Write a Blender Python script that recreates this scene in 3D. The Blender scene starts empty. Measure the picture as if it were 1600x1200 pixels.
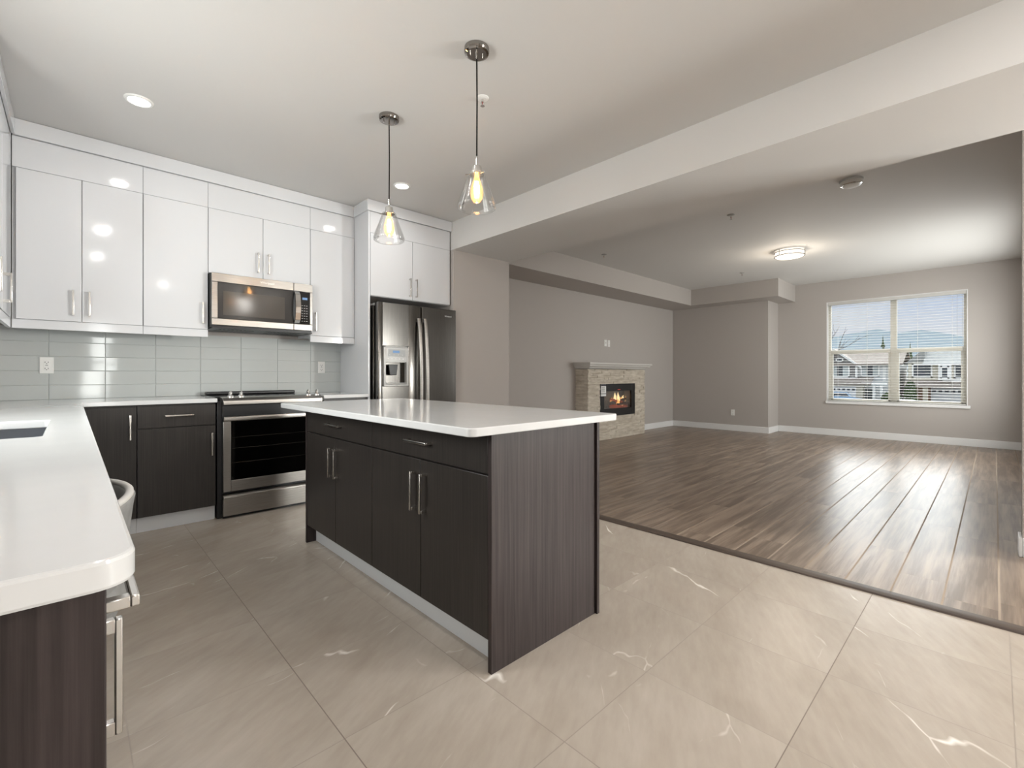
import bpy, bmesh, math, random
from mathutils import Vector, Matrix

S = bpy.context.scene
COL = S.collection
random.seed(7)

# ------------------------------------------------------------------ camera
CAM_H, CAM_YAW, FPX, CY = 1.0959, 0.7623, 720.27, 585.56
cd = bpy.data.cameras.new('camera')
cd.sensor_fit = 'HORIZONTAL'; cd.sensor_width = 36.0
cd.lens = 36.0 * FPX / 1600.0
cd.shift_y = -(600.0 - CY) / 1600.0
cd.clip_start = 0.02; cd.clip_end = 2000
cam = bpy.data.objects.new('camera', cd); COL.objects.link(cam)
cam.location = (0, 0, CAM_H); cam.rotation_euler = (math.pi / 2, 0, -CAM_YAW)
S.camera = cam

# ------------------------------------------------------------------ view + world
S.view_settings.view_transform = 'Standard'
S.view_settings.look = 'None'
S.view_settings.gamma = 1.0
S.view_settings.use_curve_mapping = False
S.view_settings.exposure = 0.55

POT_W, BACK_W, SIDE_W, PEND_W, FLUSH_W, LIV_W, SINK_W, DIN_W = 2.0, 340.0, 18.0, .6, 9.0, 62.0, 35.0, 60.0
SKY_HIGH = .95          # overcast sky overhead
GLOW = 6.5             # sky glow added above the visible band, to light room and floor

W = bpy.data.worlds.new('sky'); S.world = W; W.use_nodes = True
wn, wl = W.node_tree.nodes, W.node_tree.links
wn.clear()
def wnode(t, **k):
    n = wn.new(t)
    for a, b in k.items(): setattr(n, a, b)
    return n
w_out = wnode('ShaderNodeOutputWorld'); w_bg = wnode('ShaderNodeBackground')
w_tc = wnode('ShaderNodeTexCoord'); w_sep = wnode('ShaderNodeSeparateXYZ')
wl.new(w_tc.outputs['Generated'], w_sep.inputs[0])
w_map = wnode('ShaderNodeMapping'); w_map.inputs['Scale'].default_value = (3.0, 3.0, 9.0)
wl.new(w_tc.outputs['Generated'], w_map.inputs[0])
w_no = wnode('ShaderNodeTexNoise'); w_no.inputs['Scale'].default_value = 2.2; w_no.inputs['Detail'].default_value = 5
wl.new(w_map.outputs[0], w_no.inputs['Vector'])
w_r = wnode('ShaderNodeValToRGB')
cr = w_r.color_ramp
cr.elements[0].position = 0.0; cr.elements[0].color = (0.30, 0.30, 0.28, 1)
cr.elements[1].position = 1.0; cr.elements[1].color = (SKY_HIGH * .8, SKY_HIGH * .87, SKY_HIGH, 1)
for p, c in ((0.49, (.2, .2, .19)), (0.502, (.44, .46, .51)), (0.535, (.46, .475, .53)), (0.56, (.37, .42, .53)), (0.585, (.31, .385, .53)),
             (0.600, (SKY_HIGH * .92, SKY_HIGH * .95, SKY_HIGH))):
    e = cr.elements.new(p); e.color = (*c, 1)
w_ma = wnode('ShaderNodeMath', operation='MULTIPLY_ADD'); w_ma.inputs[1].default_value = .5; w_ma.inputs[2].default_value = .5
wl.new(w_sep.outputs['Z'], w_ma.inputs[0]); wl.new(w_ma.outputs[0], w_r.inputs[0])
w_cl = wnode('ShaderNodeMapRange'); w_cl.inputs['From Min'].default_value = .48; w_cl.inputs['From Max'].default_value = .66
wl.new(w_no.outputs['Fac'], w_cl.inputs['Value'])
w_cm = wnode('ShaderNodeMath', operation='MULTIPLY'); w_cm.inputs[1].default_value = .75
wl.new(w_cl.outputs[0], w_cm.inputs[0])
w_lo = wnode('ShaderNodeMath', operation='LESS_THAN'); w_lo.inputs[1].default_value = .17
wl.new(w_sep.outputs['Z'], w_lo.inputs[0])
w_cm2 = wnode('ShaderNodeMath', operation='MULTIPLY')
wl.new(w_cm.outputs[0], w_cm2.inputs[0]); wl.new(w_lo.outputs[0], w_cm2.inputs[1])
w_mx = wnode('ShaderNodeMixRGB'); w_mx.inputs['Color2'].default_value = (.49, .50, .53, 1)
wl.new(w_cm2.outputs[0], w_mx.inputs['Fac']); wl.new(w_r.outputs[0], w_mx.inputs['Color1'])
w_dot = wnode('ShaderNodeVectorMath', operation='DOT_PRODUCT'); w_dot.inputs[1].default_value = Vector((.88, .06, .47)).normalized()
wl.new(w_tc.outputs['Generated'], w_dot.inputs[0])
w_gl = wnode('ShaderNodeMapRange'); w_gl.interpolation_type = 'SMOOTHSTEP'
w_gl.inputs['From Min'].default_value = .60; w_gl.inputs['From Max'].default_value = .98; w_gl.inputs['To Max'].default_value = GLOW
wl.new(w_dot.outputs['Value'], w_gl.inputs['Value'])
w_up = wnode('ShaderNodeMapRange'); w_up.interpolation_type = 'SMOOTHSTEP'; w_up.inputs['From Min'].default_value = .172; w_up.inputs['From Max'].default_value = .205
wl.new(w_sep.outputs['Z'], w_up.inputs['Value'])
w_gm = wnode('ShaderNodeMath', operation='MULTIPLY'); wl.new(w_gl.outputs[0], w_gm.inputs[0]); wl.new(w_up.outputs[0], w_gm.inputs[1])
w_add = wnode('ShaderNodeMixRGB', blend_type='ADD'); w_add.inputs['Fac'].default_value = 1; w_gc = wnode('ShaderNodeCombineXYZ')
for i_, k_ in enumerate((1.0, 1.0, 1.0)):
    wl.new(w_gm.outputs[0], w_gc.inputs[i_])
wl.new(w_mx.outputs[0], w_add.inputs['Color1']); wl.new(w_gc.outputs[0], w_add.inputs['Color2'])
wl.new(w_add.outputs[0], w_bg.inputs['Color']); wl.new(w_bg.outputs[0], w_out.inputs[0])
w_bg.inputs['Strength'].default_value = 1.0

def area_light(name, loc, rot, sx, sy, power, color=(1, 1, 1), shape='RECTANGLE', spread=math.pi):
    l = bpy.data.lights.new(name, 'AREA'); l.shape = shape; l.size = sx; l.size_y = sy
    l.energy = power; l.color = color; l.spread = spread
    o = bpy.data.objects.new(name, l); COL.objects.link(o); o.location = loc; o.rotation_euler = rot
    return o
# area lamps as daylight at unseen windows; living side and sink are added fill
area_light('daylight_dining_window', (5.47, -3.40, 1.45), (math.pi / 2, 0, 0), .9, 1.1, BACK_W, (1.0, .985, .96))
area_light('fill_living_side', (8.1, -.435, 1.45), (math.pi / 2, 0, 0), 2.4, 1.5, LIV_W, (1.0, .99, .97))
area_light('fill_sink_window', (-.86, 2.25, 1.55), (0, -math.pi / 2, 0), .95, 1.3, SINK_W, (1.0, .99, .97))
area_light('daylight_side_window', (0.40, -3.40, 1.25), (math.pi / 2, 0, 0), .4, 1.7, SIDE_W, (1.0, .985, .96))

# ------------------------------------------------------------------ materials
def srgb(r, g, b):
    f = lambda c: (c / 255 / 12.92) if c / 255 <= .04045 else ((c / 255 + .055) / 1.055) ** 2.4
    return (f(r), f(g), f(b))
def new_mat(name):
    m = bpy.data.materials.new(name); m.use_nodes = True
    nt = m.node_tree; return m, nt.nodes, nt.links, nt.nodes['Principled BSDF']
def mat(name, col, rough=.5, metal=0, spec=.5, emit=None, es=0, bump=0, bscale=200, var=0, vscale=3, coat=0):
    m, n, l, b = new_mat(name)
    b.inputs['Base Color'].default_value = (*col, 1); b.inputs['Roughness'].default_value = rough
    b.inputs['Metallic'].default_value = metal; b.inputs['Specular IOR Level'].default_value = spec
    b.inputs['Coat Weight'].default_value = coat; b.inputs['Coat Roughness'].default_value = .04
    if emit: b.inputs['Emission Color'].default_value = (*emit, 1); b.inputs['Emission Strength'].default_value = es
    if bump or var:
        tc = n.new('ShaderNodeTexCoord')
    if bump:
        no = n.new('ShaderNodeTexNoise'); no.inputs['Scale'].default_value = bscale; no.inputs['Detail'].default_value = 3
        bp = n.new('ShaderNodeBump'); bp.inputs['Strength'].default_value = bump; bp.inputs['Distance'].default_value = .002
        l.new(tc.outputs['Object'], no.inputs['Vector']); l.new(no.outputs['Fac'], bp.inputs['Height']); l.new(bp.outputs[0], b.inputs['Normal'])
    if var:
        no = n.new('ShaderNodeTexNoise'); no.inputs['Scale'].default_value = vscale; no.inputs['Detail'].default_value = 4
        r = n.new('ShaderNodeValToRGB')
        r.color_ramp.elements[0].position = .3; r.color_ramp.elements[1].position = .7
        r.color_ramp.elements[0].color = (*[c * (1 - var) for c in col], 1); r.color_ramp.elements[1].color = (*[min(1, c * (1 + var)) for c in col], 1)
        l.new(tc.outputs['Object'], no.inputs['Vector']); l.new(no.outputs['Fac'], r.inputs[0]); l.new(r.outputs[0], b.inputs['Base Color'])
    return m
def streak_mat(name, c0, c1, scale, rough, spec=.5, detail=6, lo=.3, hi=.72, bump=0.05, metal=0):
    m, n, l, b = new_mat(name)
    tc = n.new('ShaderNodeTexCoord'); mp = n.new('ShaderNodeMapping'); mp.inputs['Scale'].default_value = scale
    no = n.new('ShaderNodeTexNoise'); no.inputs['Scale'].default_value = 1; no.inputs['Detail'].default_value = detail; no.inputs['Roughness'].default_value = .65
    r = n.new('ShaderNodeValToRGB'); r.color_ramp.elements[0].position = lo; r.color_ramp.elements[1].position = hi
    r.color_ramp.elements[0].color = (*c0, 1); r.color_ramp.elements[1].color = (*c1, 1)
    l.new(tc.outputs['Object'], mp.inputs[0]); l.new(mp.outputs[0], no.inputs['Vector']); l.new(no.outputs['Fac'], r.inputs[0]); l.new(r.outputs[0], b.inputs['Base Color'])
    if bump:
        bp = n.new('ShaderNodeBump'); bp.inputs['Strength'].default_value = bump; bp.inputs['Distance'].default_value = .001
        l.new(no.outputs['Fac'], bp.inputs['Height']); l.new(bp.outputs[0], b.inputs['Normal'])
    b.inputs['Roughness'].default_value = rough; b.inputs['Specular IOR Level'].default_value = spec; b.inputs['Metallic'].default_value = metal
    return m
def clear_glass(name, tint=(1, 1, 1), rough=0.0, edge=1.0, base=0.0, glow=None, gs=0):
    m = bpy.data.materials.new(name); m.use_nodes = True
    n, l = m.node_tree.nodes, m.node_tree.links; n.clear()
    o = n.new('ShaderNodeOutputMaterial'); t = n.new('ShaderNodeBsdfTransparent'); t.inputs[0].default_value = (*tint, 1)
    g = n.new('ShaderNodeBsdfGlossy'); g.inputs['Roughness'].default_value = rough
    f = n.new('ShaderNodeFresnel'); f.inputs[0].default_value = 1.45
    ml = n.new('ShaderNodeMath'); ml.operation = 'MULTIPLY_ADD'; ml.inputs[1].default_value = edge; ml.inputs[2].default_value = base; ml.use_clamp = True
    mx = n.new('ShaderNodeMixShader')
    l.new(f.outputs[0], ml.inputs[0]); l.new(ml.outputs[0], mx.inputs[0]); l.new(t.outputs[0], mx.inputs[1]); l.new(g.outputs[0], mx.inputs[2])
    if glow:
        em = n.new('ShaderNodeEmission'); em.inputs[0].default_value = (*glow, 1); em.inputs[1].default_value = gs
        ad = n.new('ShaderNodeAddShader'); l.new(mx.outputs[0], ad.inputs[0]); l.new(em.outputs[0], ad.inputs[1]); l.new(ad.outputs[0], o.inputs[0])
    else: l.new(mx.outputs[0], o.inputs[0])
    return m

M = {}
M['wall'] = mat('greige_wall_paint', (.46, .427, .402), .62, spec=.3, bump=.04, bscale=350)
M['ceiling'] = mat('ceiling_paint', (.66, .65, .635), .75, spec=.2, bump=.05, bscale=300)
M['trim'] = mat('white_trim_paint', (.80, .80, .80), .35)
M['lacquer'] = mat('white_gloss_lacquer', (.67, .68, .70), .09, spec=.5, var=.004, vscale=1)
M['wenge'] = streak_mat('dark_wood_veneer', (.017, .0145, .013), (.044, .037, .033), (150, 150, 2.2), .36, .45, lo=.32, hi=.74)
M['wenge_panel'] = streak_mat('dark_wood_end_panel', (.022, .0165, .0155), (.060, .0455, .0445), (95, 95, 1.8), .42, .28, lo=.32, hi=.74)
M['quartz'] = mat('white_quartz', (.665, .672, .675), .11, spec=.5, var=.018, vscale=9)
M['steel'] = streak_mat('brushed_steel', (.29, .272, .252), (.365, .345, .322), (6, 6, 260), .34, detail=2, bump=.02, metal=1)
M['dark_steel'] = streak_mat('dark_brushed_steel', (.165, .156, .146), (.215, .204, .19), (260, 260, 4), .22, detail=2, bump=.02, metal=1)
M['handle'] = mat('satin_nickel', (.62, .60, .57), .24, 1)
M['chrome'] = mat('polished_chrome', (.78, .77, .75), .06, 1)
M['gunmetal'] = mat('polished_dark_chrome', (.33, .31, .29), .08, 1)
M['black_gloss'] = mat('black_glass', (.006, .006, .007), .05, spec=.5)
M['black'] = mat('black_enamel', (.010, .010, .011), .35)
M['black_matte'] = mat('black_matte', (.012, .012, .012), .8, spec=.2)
M['grey_plastic'] = mat('grey_plastic', (.42, .42, .41), .35)
M['silver_plastic'] = mat('silver_plastic', (.36, .355, .345), .38, .35)
M['white_plastic'] = mat('white_plastic', (.82, .82, .80), .3)
M['toe'] = mat('pale_grey_toe_kick', (.80, .82, .84), .32)
M['cord'] = mat('black_cord', (.010, .009, .008), .95, spec=.1)
M['sink'] = mat('sink_steel', (.34, .36, .39), .28, 1)
M['fabric'] = mat('grey_velour', (.26, .26, .255), .8, spec=.2, bump=.2, bscale=500, var=.1, vscale=30)
M['piping'] = mat('pale_piping', (.60, .59, .57), .6)
M['ink'] = mat('dark_ink', (.03, .03, .04), .6)
M['logo'] = mat('silver_logo', (.75, .75, .75), .3, .3)
M['blue_led'] = mat('blue_led', (.05, .1, .2), .4, emit=(.25, .55, 1.0), es=.22)
M['microwave_glass'] = mat('smoked_glass', (.045, .042, .040), .07, spec=.3)
M['microwave_mesh'] = mat('microwave_screen', (.085, .075, .066), .10, spec=.12)
M['oven_glass'] = clear_glass('oven_glass', (.55, .54, .53), .03, .7, .01)
M['pane'] = clear_glass('window_glass', (.97, .985, .98), 0, 0)
M['shade_glass'] = clear_glass('clear_shade_glass', (.999, .998, .995), .01, .42, .006)
M['bulb_glass'] = clear_glass('amber_bulb_glass', (1.0, .90, .72), .02, .5, .01, glow=(1.0, .50, .16), gs=.55)
M['filament'] = mat('hot_filament', (1, .6, .25), .5, emit=(1.0, .60, .24), es=26)
M['pot_lens'] = mat('pot_light_lens', (1, 1, 1), .5, emit=(1, .97, .92), es=9)
M['lamp_diffuser'] = mat('lamp_diffuser', (.35, .34, .32), .5, emit=(1, .90, .76), es=1.25)
M['cream'] = mat('cream_vinyl', (.66, .63, .56), .4)
M['slat'] = mat('white_blind_slat', (.78, .77, .74), .45)
_n = M['slat'].node_tree; _b = _n.nodes['Principled BSDF']; _t = _n.nodes.new('ShaderNodeBsdfTranslucent'); _t.inputs[0].default_value = (.7, .69, .66, 1)
_x = _n.nodes.new('ShaderNodeMixShader'); _x.inputs[0].default_value = .3; _o = _n.nodes['Material Output']
_n.links.new(_b.outputs[0], _x.inputs[1]); _n.links.new(_t.outputs[0], _x.inputs[2]); _n.links.new(_x.outputs[0], _o.inputs[0])
M['fire_black'] = mat('firebox_black', (.012, .012, .013), .25)
M['log'] = mat('charred_log', (.10, .035, .018), .8, var=.6, vscale=40)
M['ember'] = mat('glowing_ember', (.12, .03, .02), .8, emit=(1, .13, .03), es=.5, var=.5, vscale=30)
_n = M['ember'].node_tree; _b = _n.nodes['Principled BSDF']; _q = _n.nodes.new('ShaderNodeTexNoise'); _q.inputs['Scale'].default_value = 22; _q.inputs['Detail'].default_value = 4
_p = _n.nodes.new('ShaderNodeMapRange'); _p.inputs['From Min'].default_value = .46; _p.inputs['From Max'].default_value = .62; _p.inputs['To Max'].default_value = .8
_n.links.new(_q.outputs['Fac'], _p.inputs['Value']); _n.links.new(_p.outputs[0], _b.inputs['Emission Strength'])
M['flame'] = mat('flame', (1, .5, .1), .5, emit=(1.0, .47, .13), es=1.6)
M['flame_core'] = mat('flame_core', (1, .7, .3), .5, emit=(1.0, .70, .36), es=2.0)
M['bare_wood'] = mat('pale_grey_bark', (.12, .10, .085), .9)

def lineart(n, l, pos_out, axis, off, period):
    sp = n.new('ShaderNodeSeparateXYZ'); l.new(pos_out, sp.inputs[0])
    a = n.new('ShaderNodeMath'); a.operation = 'SUBTRACT'; a.inputs[1].default_value = off; l.new(sp.outputs[axis], a.inputs[0])
    d = n.new('ShaderNodeMath'); d.operation = 'DIVIDE'; d.inputs[1].default_value = period; l.new(a.outputs[0], d.inputs[0])
    return d.outputs[0]
def mth(n, l, op, a, b=None, c=None, clamp=False):
    x = n.new('ShaderNodeMath'); x.operation = op; x.use_clamp = clamp
    for i, v in enumerate((a, b, c)):
        if v is None: continue
        if isinstance(v, (int, float)): x.inputs[i].default_value = v
        else: l.new(v, x.inputs[i])
    return x.outputs[0]
def mixc(n, l, fac, c1, c2, bt='MIX'):
    x = n.new('ShaderNodeMixRGB'); x.blend_type = bt
    for i, v in enumerate((fac, c1, c2)):
        if isinstance(v, tuple): x.inputs[i].default_value = (*v, 1)
        elif isinstance(v, (int, float)): x.inputs[i].default_value = v
        else: l.new(v, x.inputs[i])
    return x.outputs[0]

def floor_tile_mat():
    m, n, l, b = new_mat('stone_floor_tile')
    g = n.new('ShaderNodeNewGeometry'); P = g.outputs['Position']
    u = lineart(n, l, P, 'X', .594, .4697); v = lineart(n, l, P, 'Y', .4225, .4645)
    def edge(t):
        f = mth(n, l, 'FRACT', t); s = mth(n, l, 'SUBTRACT', f, .5); a = mth(n, l, 'ABSOLUTE', s); return mth(n, l, 'SUBTRACT', .5, a)
    eu, ev = edge(u), edge(v)
    gu = mth(n, l, 'LESS_THAN', eu, .0036); gv = mth(n, l, 'LESS_THAN', ev, .0032)
    # grout lines vary: some joints are tight and pale, some darker
    def lvl(t, seed):
        r = mth(n, l, 'ROUND', t); w = n.new('ShaderNodeTexWhiteNoise'); w.noise_dimensions = '1D'
        l.new(mth(n, l, 'ADD', r, seed), w.inputs['W']); z = mth(n, l, 'ABSOLUTE', r); k = mth(n, l, 'LESS_THAN', z, .5)
        return mth(n, l, 'MAXIMUM', mth(n, l, 'MULTIPLY_ADD', w.outputs['Value'], .3, .38), k)
    gm = mth(n, l, 'MAXIMUM', mth(n, l, 'MULTIPLY', gu, lvl(u, 3.3)), mth(n, l, 'MULTIPLY', gv, lvl(v, 8.1)))
    fu, fv = mth(n, l, 'FLOOR', u), mth(n, l, 'FLOOR', v)
    cb = n.new('ShaderNodeCombineXYZ'); l.new(fu, cb.inputs[0]); l.new(fv, cb.inputs[1])
    wn_ = n.new('ShaderNodeTexWhiteNoise'); wn_.noise_dimensions = '3D'; l.new(cb.outputs[0], wn_.inputs['Vector'])
    vm = n.new('ShaderNodeVectorMath'); vm.operation = 'MULTIPLY_ADD'; vm.inputs[1].default_value = (7, 7, 7)
    l.new(wn_.outputs['Color'], vm.inputs[0]); l.new(P, vm.inputs[2])
    def noise(scale, rot, sc, detail=4, dist=0, rough=.55):
        mp = n.new('ShaderNodeMapping'); mp.vector_type = 'TEXTURE'; mp.inputs['Rotation'].default_value = (0, 0, rot); mp.inputs['Scale'].default_value = scale
        l.new(vm.outputs[0], mp.inputs[0]); t = n.new('ShaderNodeTexNoise'); t.inputs['Scale'].default_value = sc; t.inputs['Detail'].default_value = detail
        t.inputs['Distortion'].default_value = dist; t.inputs['Roughness'].default_value = rough
        l.new(mp.outputs[0], t.inputs['Vector']); return t.outputs['Fac']
    cloud = noise((2.6, 1, 1), .5, 5, 6)
    fine = noise((4, 1, 1), .5, 40, 5)
    rp = n.new('ShaderNodeValToRGB'); rp.color_ramp.elements[0].position = .32; rp.color_ramp.elements[1].position = .7
    rp.color_ramp.elements[0].color = (.40, .343, .288, 1); rp.color_ramp.elements[1].color = (.52, .463, .40, 1)
    l.new(mth(n, l, 'MULTIPLY_ADD', fine, .3, mth(n, l, 'MULTIPLY', cloud, .7)), rp.inputs[0])
    def vein(rot, sc, width, mscale, thr, seed):
        mp = n.new('ShaderNodeMapping'); mp.vector_type = 'TEXTURE'; mp.inputs['Rotation'].default_value = (0, 0, rot); mp.inputs['Scale'].default_value = (2.6, 1, 1)
        l.new(vm.outputs[0], mp.inputs[0])
        d = n.new('ShaderNodeTexNoise'); d.inputs['Scale'].default_value = 5; d.inputs['Detail'].default_value = 3; l.new(mp.outputs[0], d.inputs['Vector'])
        dv = n.new('ShaderNodeVectorMath'); dv.operation = 'MULTIPLY_ADD'; dv.inputs[1].default_value = (.16, .16, 0); l.new(d.outputs['Color'], dv.inputs[0]); l.new(mp.outputs[0], dv.inputs[2])
        vo = n.new('ShaderNodeTexVoronoi'); vo.voronoi_dimensions = '2D'; vo.feature = 'DISTANCE_TO_EDGE'; vo.inputs['Scale'].default_value = sc; l.new(dv.outputs[0], vo.inputs['Vector'])
        k = noise((1.6, 1, 1), rot + seed, mscale, 3)
        mk = mth(n, l, 'MULTIPLY', mth(n, l, 'SUBTRACT', k, thr), 8, clamp=True)
        line = mth(n, l, 'SUBTRACT', 1, mth(n, l, 'DIVIDE', vo.outputs['Distance'], mth(n, l, 'MULTIPLY_ADD', mk, width * .7, width * .4)), clamp=True)
        return mth(n, l, 'MULTIPLY', line, mk)
    ve = mth(n, l, 'MAXIMUM', vein(.62, 2.1, .0125, 4.1, .55, .4), mth(n, l, 'MULTIPLY', vein(.40, 3.3, .014, 5.0, .57, .9), .55))
    c1 = mixc(n, l, mth(n, l, 'MULTIPLY', ve, .95), rp.outputs[0], (.96, .93, .88))
    c2 = mixc(n, l, gm, c1, (.22, .18, .15))
    l.new(c2, b.inputs['Base Color'])
    l.new(mth(n, l, 'MULTIPLY_ADD', gm, .4, .27), b.inputs['Roughness'])
    b.inputs['Specular IOR Level'].default_value = .42
    bp = n.new('ShaderNodeBump'); bp.inputs['Strength'].default_value = .25; bp.inputs['Distance'].default_value = .002; bp.invert = True
    l.new(gm, bp.inputs['Height']); l.new(bp.outputs[0], b.inputs['Normal'])
    return m
def plank_mat():
    m, n, l, b = new_mat('laminate_planks')
    g = n.new('ShaderNodeNewGeometry'); P = g.outputs['Position']
    v = lineart(n, l, P, 'Y', -.015, .19); row = mth(n, l, 'FLOOR', v)
    w = n.new('ShaderNodeTexWhiteNoise'); w.noise_dimensions = '1D'; l.new(row, w.inputs['W'])
    u = mth(n, l, 'ADD', lineart(n, l, P, 'X', 3.0, 1.25), mth(n, l, 'MULTIPLY', w.outputs['Value'], 5)); cell = mth(n, l, 'FLOOR', u)
    def edge(t):
        return mth(n, l, 'SUBTRACT', .5, mth(n, l, 'ABSOLUTE', mth(n, l, 'SUBTRACT', mth(n, l, 'FRACT', t), .5)))
    sv = mth(n, l, 'LESS_THAN', edge(v), .022); su = mth(n, l, 'LESS_THAN', edge(u), .0014)
    seam = mth(n, l, 'MAXIMUM', sv, mth(n, l, 'MULTIPLY', su, .5))
    cb = n.new('ShaderNodeCombineXYZ'); l.new(row, cb.inputs[0]); l.new(cell, cb.inputs[1])
    w2 = n.new('ShaderNodeTexWhiteNoise'); w2.noise_dimensions = '3D'; l.new(cb.outputs[0], w2.inputs['Vector'])
    vm = n.new('ShaderNodeVectorMath'); vm.operation = 'MULTIPLY_ADD'; vm.inputs[1].default_value = (9, 9, 9)
    l.new(w2.outputs['Color'], vm.inputs[0]); l.new(P, vm.inputs[2])
    def noise(scale, sc, detail, dist=0):
        mp = n.new('ShaderNodeMapping'); mp.inputs['Scale'].default_value = scale; l.new(vm.outputs[0], mp.inputs[0])
        t = n.new('ShaderNodeTexNoise'); t.inputs['Scale'].default_value = sc; t.inputs['Detail'].default_value = detail; t.inputs['Distortion'].default_value = dist
        l.new(mp.outputs[0], t.inputs['Vector']); return t.outputs['Fac']
    gr = mth(n, l, 'MULTIPLY_ADD', noise((1.0, 14, 1), 1.5, 6, .25), .75, mth(n, l, 'MULTIPLY', noise((2, 60, 1), 2.0, 3), .25))
    gr2 = mth(n, l, 'ADD', gr, mth(n, l, 'MULTIPLY', mth(n, l, 'SUBTRACT', w2.outputs['Value'], .5), .10))
    rp = n.new('ShaderNodeValToRGB'); e = rp.color_ramp.elements
    e[0].position = .40; e[0].color = (.150, .108, .080, 1); e[1].position = .62; e[1].color = (.32, .245, .188, 1)
    l.new(gr2, rp.inputs[0])
    c = mixc(n, l, mth(n, l, 'MULTIPLY', seam, .8), rp.outputs[0], (.42, .345, .275))  # pale seam tint paints in the light caught by plank bevels
    l.new(c, b.inputs['Base Color'])
    l.new(mth(n, l, 'MULTIPLY_ADD', seam, .5, .30), b.inputs['Roughness'])
    l.new(mth(n, l, 'MULTIPLY_ADD', seam, -.3, .5), b.inputs['Specular IOR Level'])
    bp = n.new('ShaderNodeBump'); bp.inputs['Strength'].default_value = .10; bp.inputs['Distance'].default_value = .0012
    l.new(gr, bp.inputs['Height']); l.new(bp.outputs[0], b.inputs['Normal'])
    return m
def splash_mat():
    m, n, l, b = new_mat('pale_glass_tile')
    tc = n.new('ShaderNodeTexCoord'); no = n.new('ShaderNodeTexNoise'); no.inputs['Scale'].default_value = 2.0
    l.new(tc.outputs['Object'], no.inputs['Vector'])
    r = n.new('ShaderNodeValToRGB'); r.color_ramp.elements[0].color = (.49, .52, .515, 1); r.color_ramp.elements[1].color = (.53, .555, .545, 1)
    l.new(no.outputs['Fac'], r.inputs[0]); l.new(r.outputs[0], b.inputs['Base Color'])
    b.inputs['Roughness'].default_value = .06; b.inputs['Specular IOR Level'].default_value = .6
    return m
def stone_mat():
    m, n, l, b = new_mat('split_face_stone')
    tc = n.new('ShaderNodeTexCoord'); oi = n.new('ShaderNodeTexNoise'); oi.inputs['Scale'].default_value = 6; oi.inputs['Detail'].default_value = 6
    mp = n.new('ShaderNodeMapping'); mp.inputs['Scale'].default_value = (1, 1, 5)
    l.new(tc.outputs['Object'], mp.inputs[0]); l.new(mp.outputs[0], oi.inputs['Vector'])
    r = n.new('ShaderNodeValToRGB'); r.color_ramp.elements[0].position = .3; r.color_ramp.elements[1].position = .72
    r.color_ramp.elements[0].color = (.43, .37, .295, 1); r.color_ramp.elements[1].color = (.68, .62, .53, 1)
    l.new(oi.outputs['Fac'], r.inputs[0]); l.new(r.outputs[0], b.inputs['Base Color'])
    bp = n.new('ShaderNodeBump'); bp.inputs['Strength'].default_value = .5; bp.inputs['Distance'].default_value = .01
    l.new(oi.outputs['Fac'], bp.inputs['Height']); l.new(bp.outputs[0], b.inputs['Normal'])
    b.inputs['Roughness'].default_value = .8
    return m
M['floor_tile'] = floor_tile_mat(); M['planks'] = plank_mat(); M['splash'] = splash_mat(); M['stone'] = stone_mat()
M['strip'] = streak_mat('dark_wood_strip', (.05, .034, .026), (.10, .072, .055), (40, 2, 40), .4)

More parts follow.
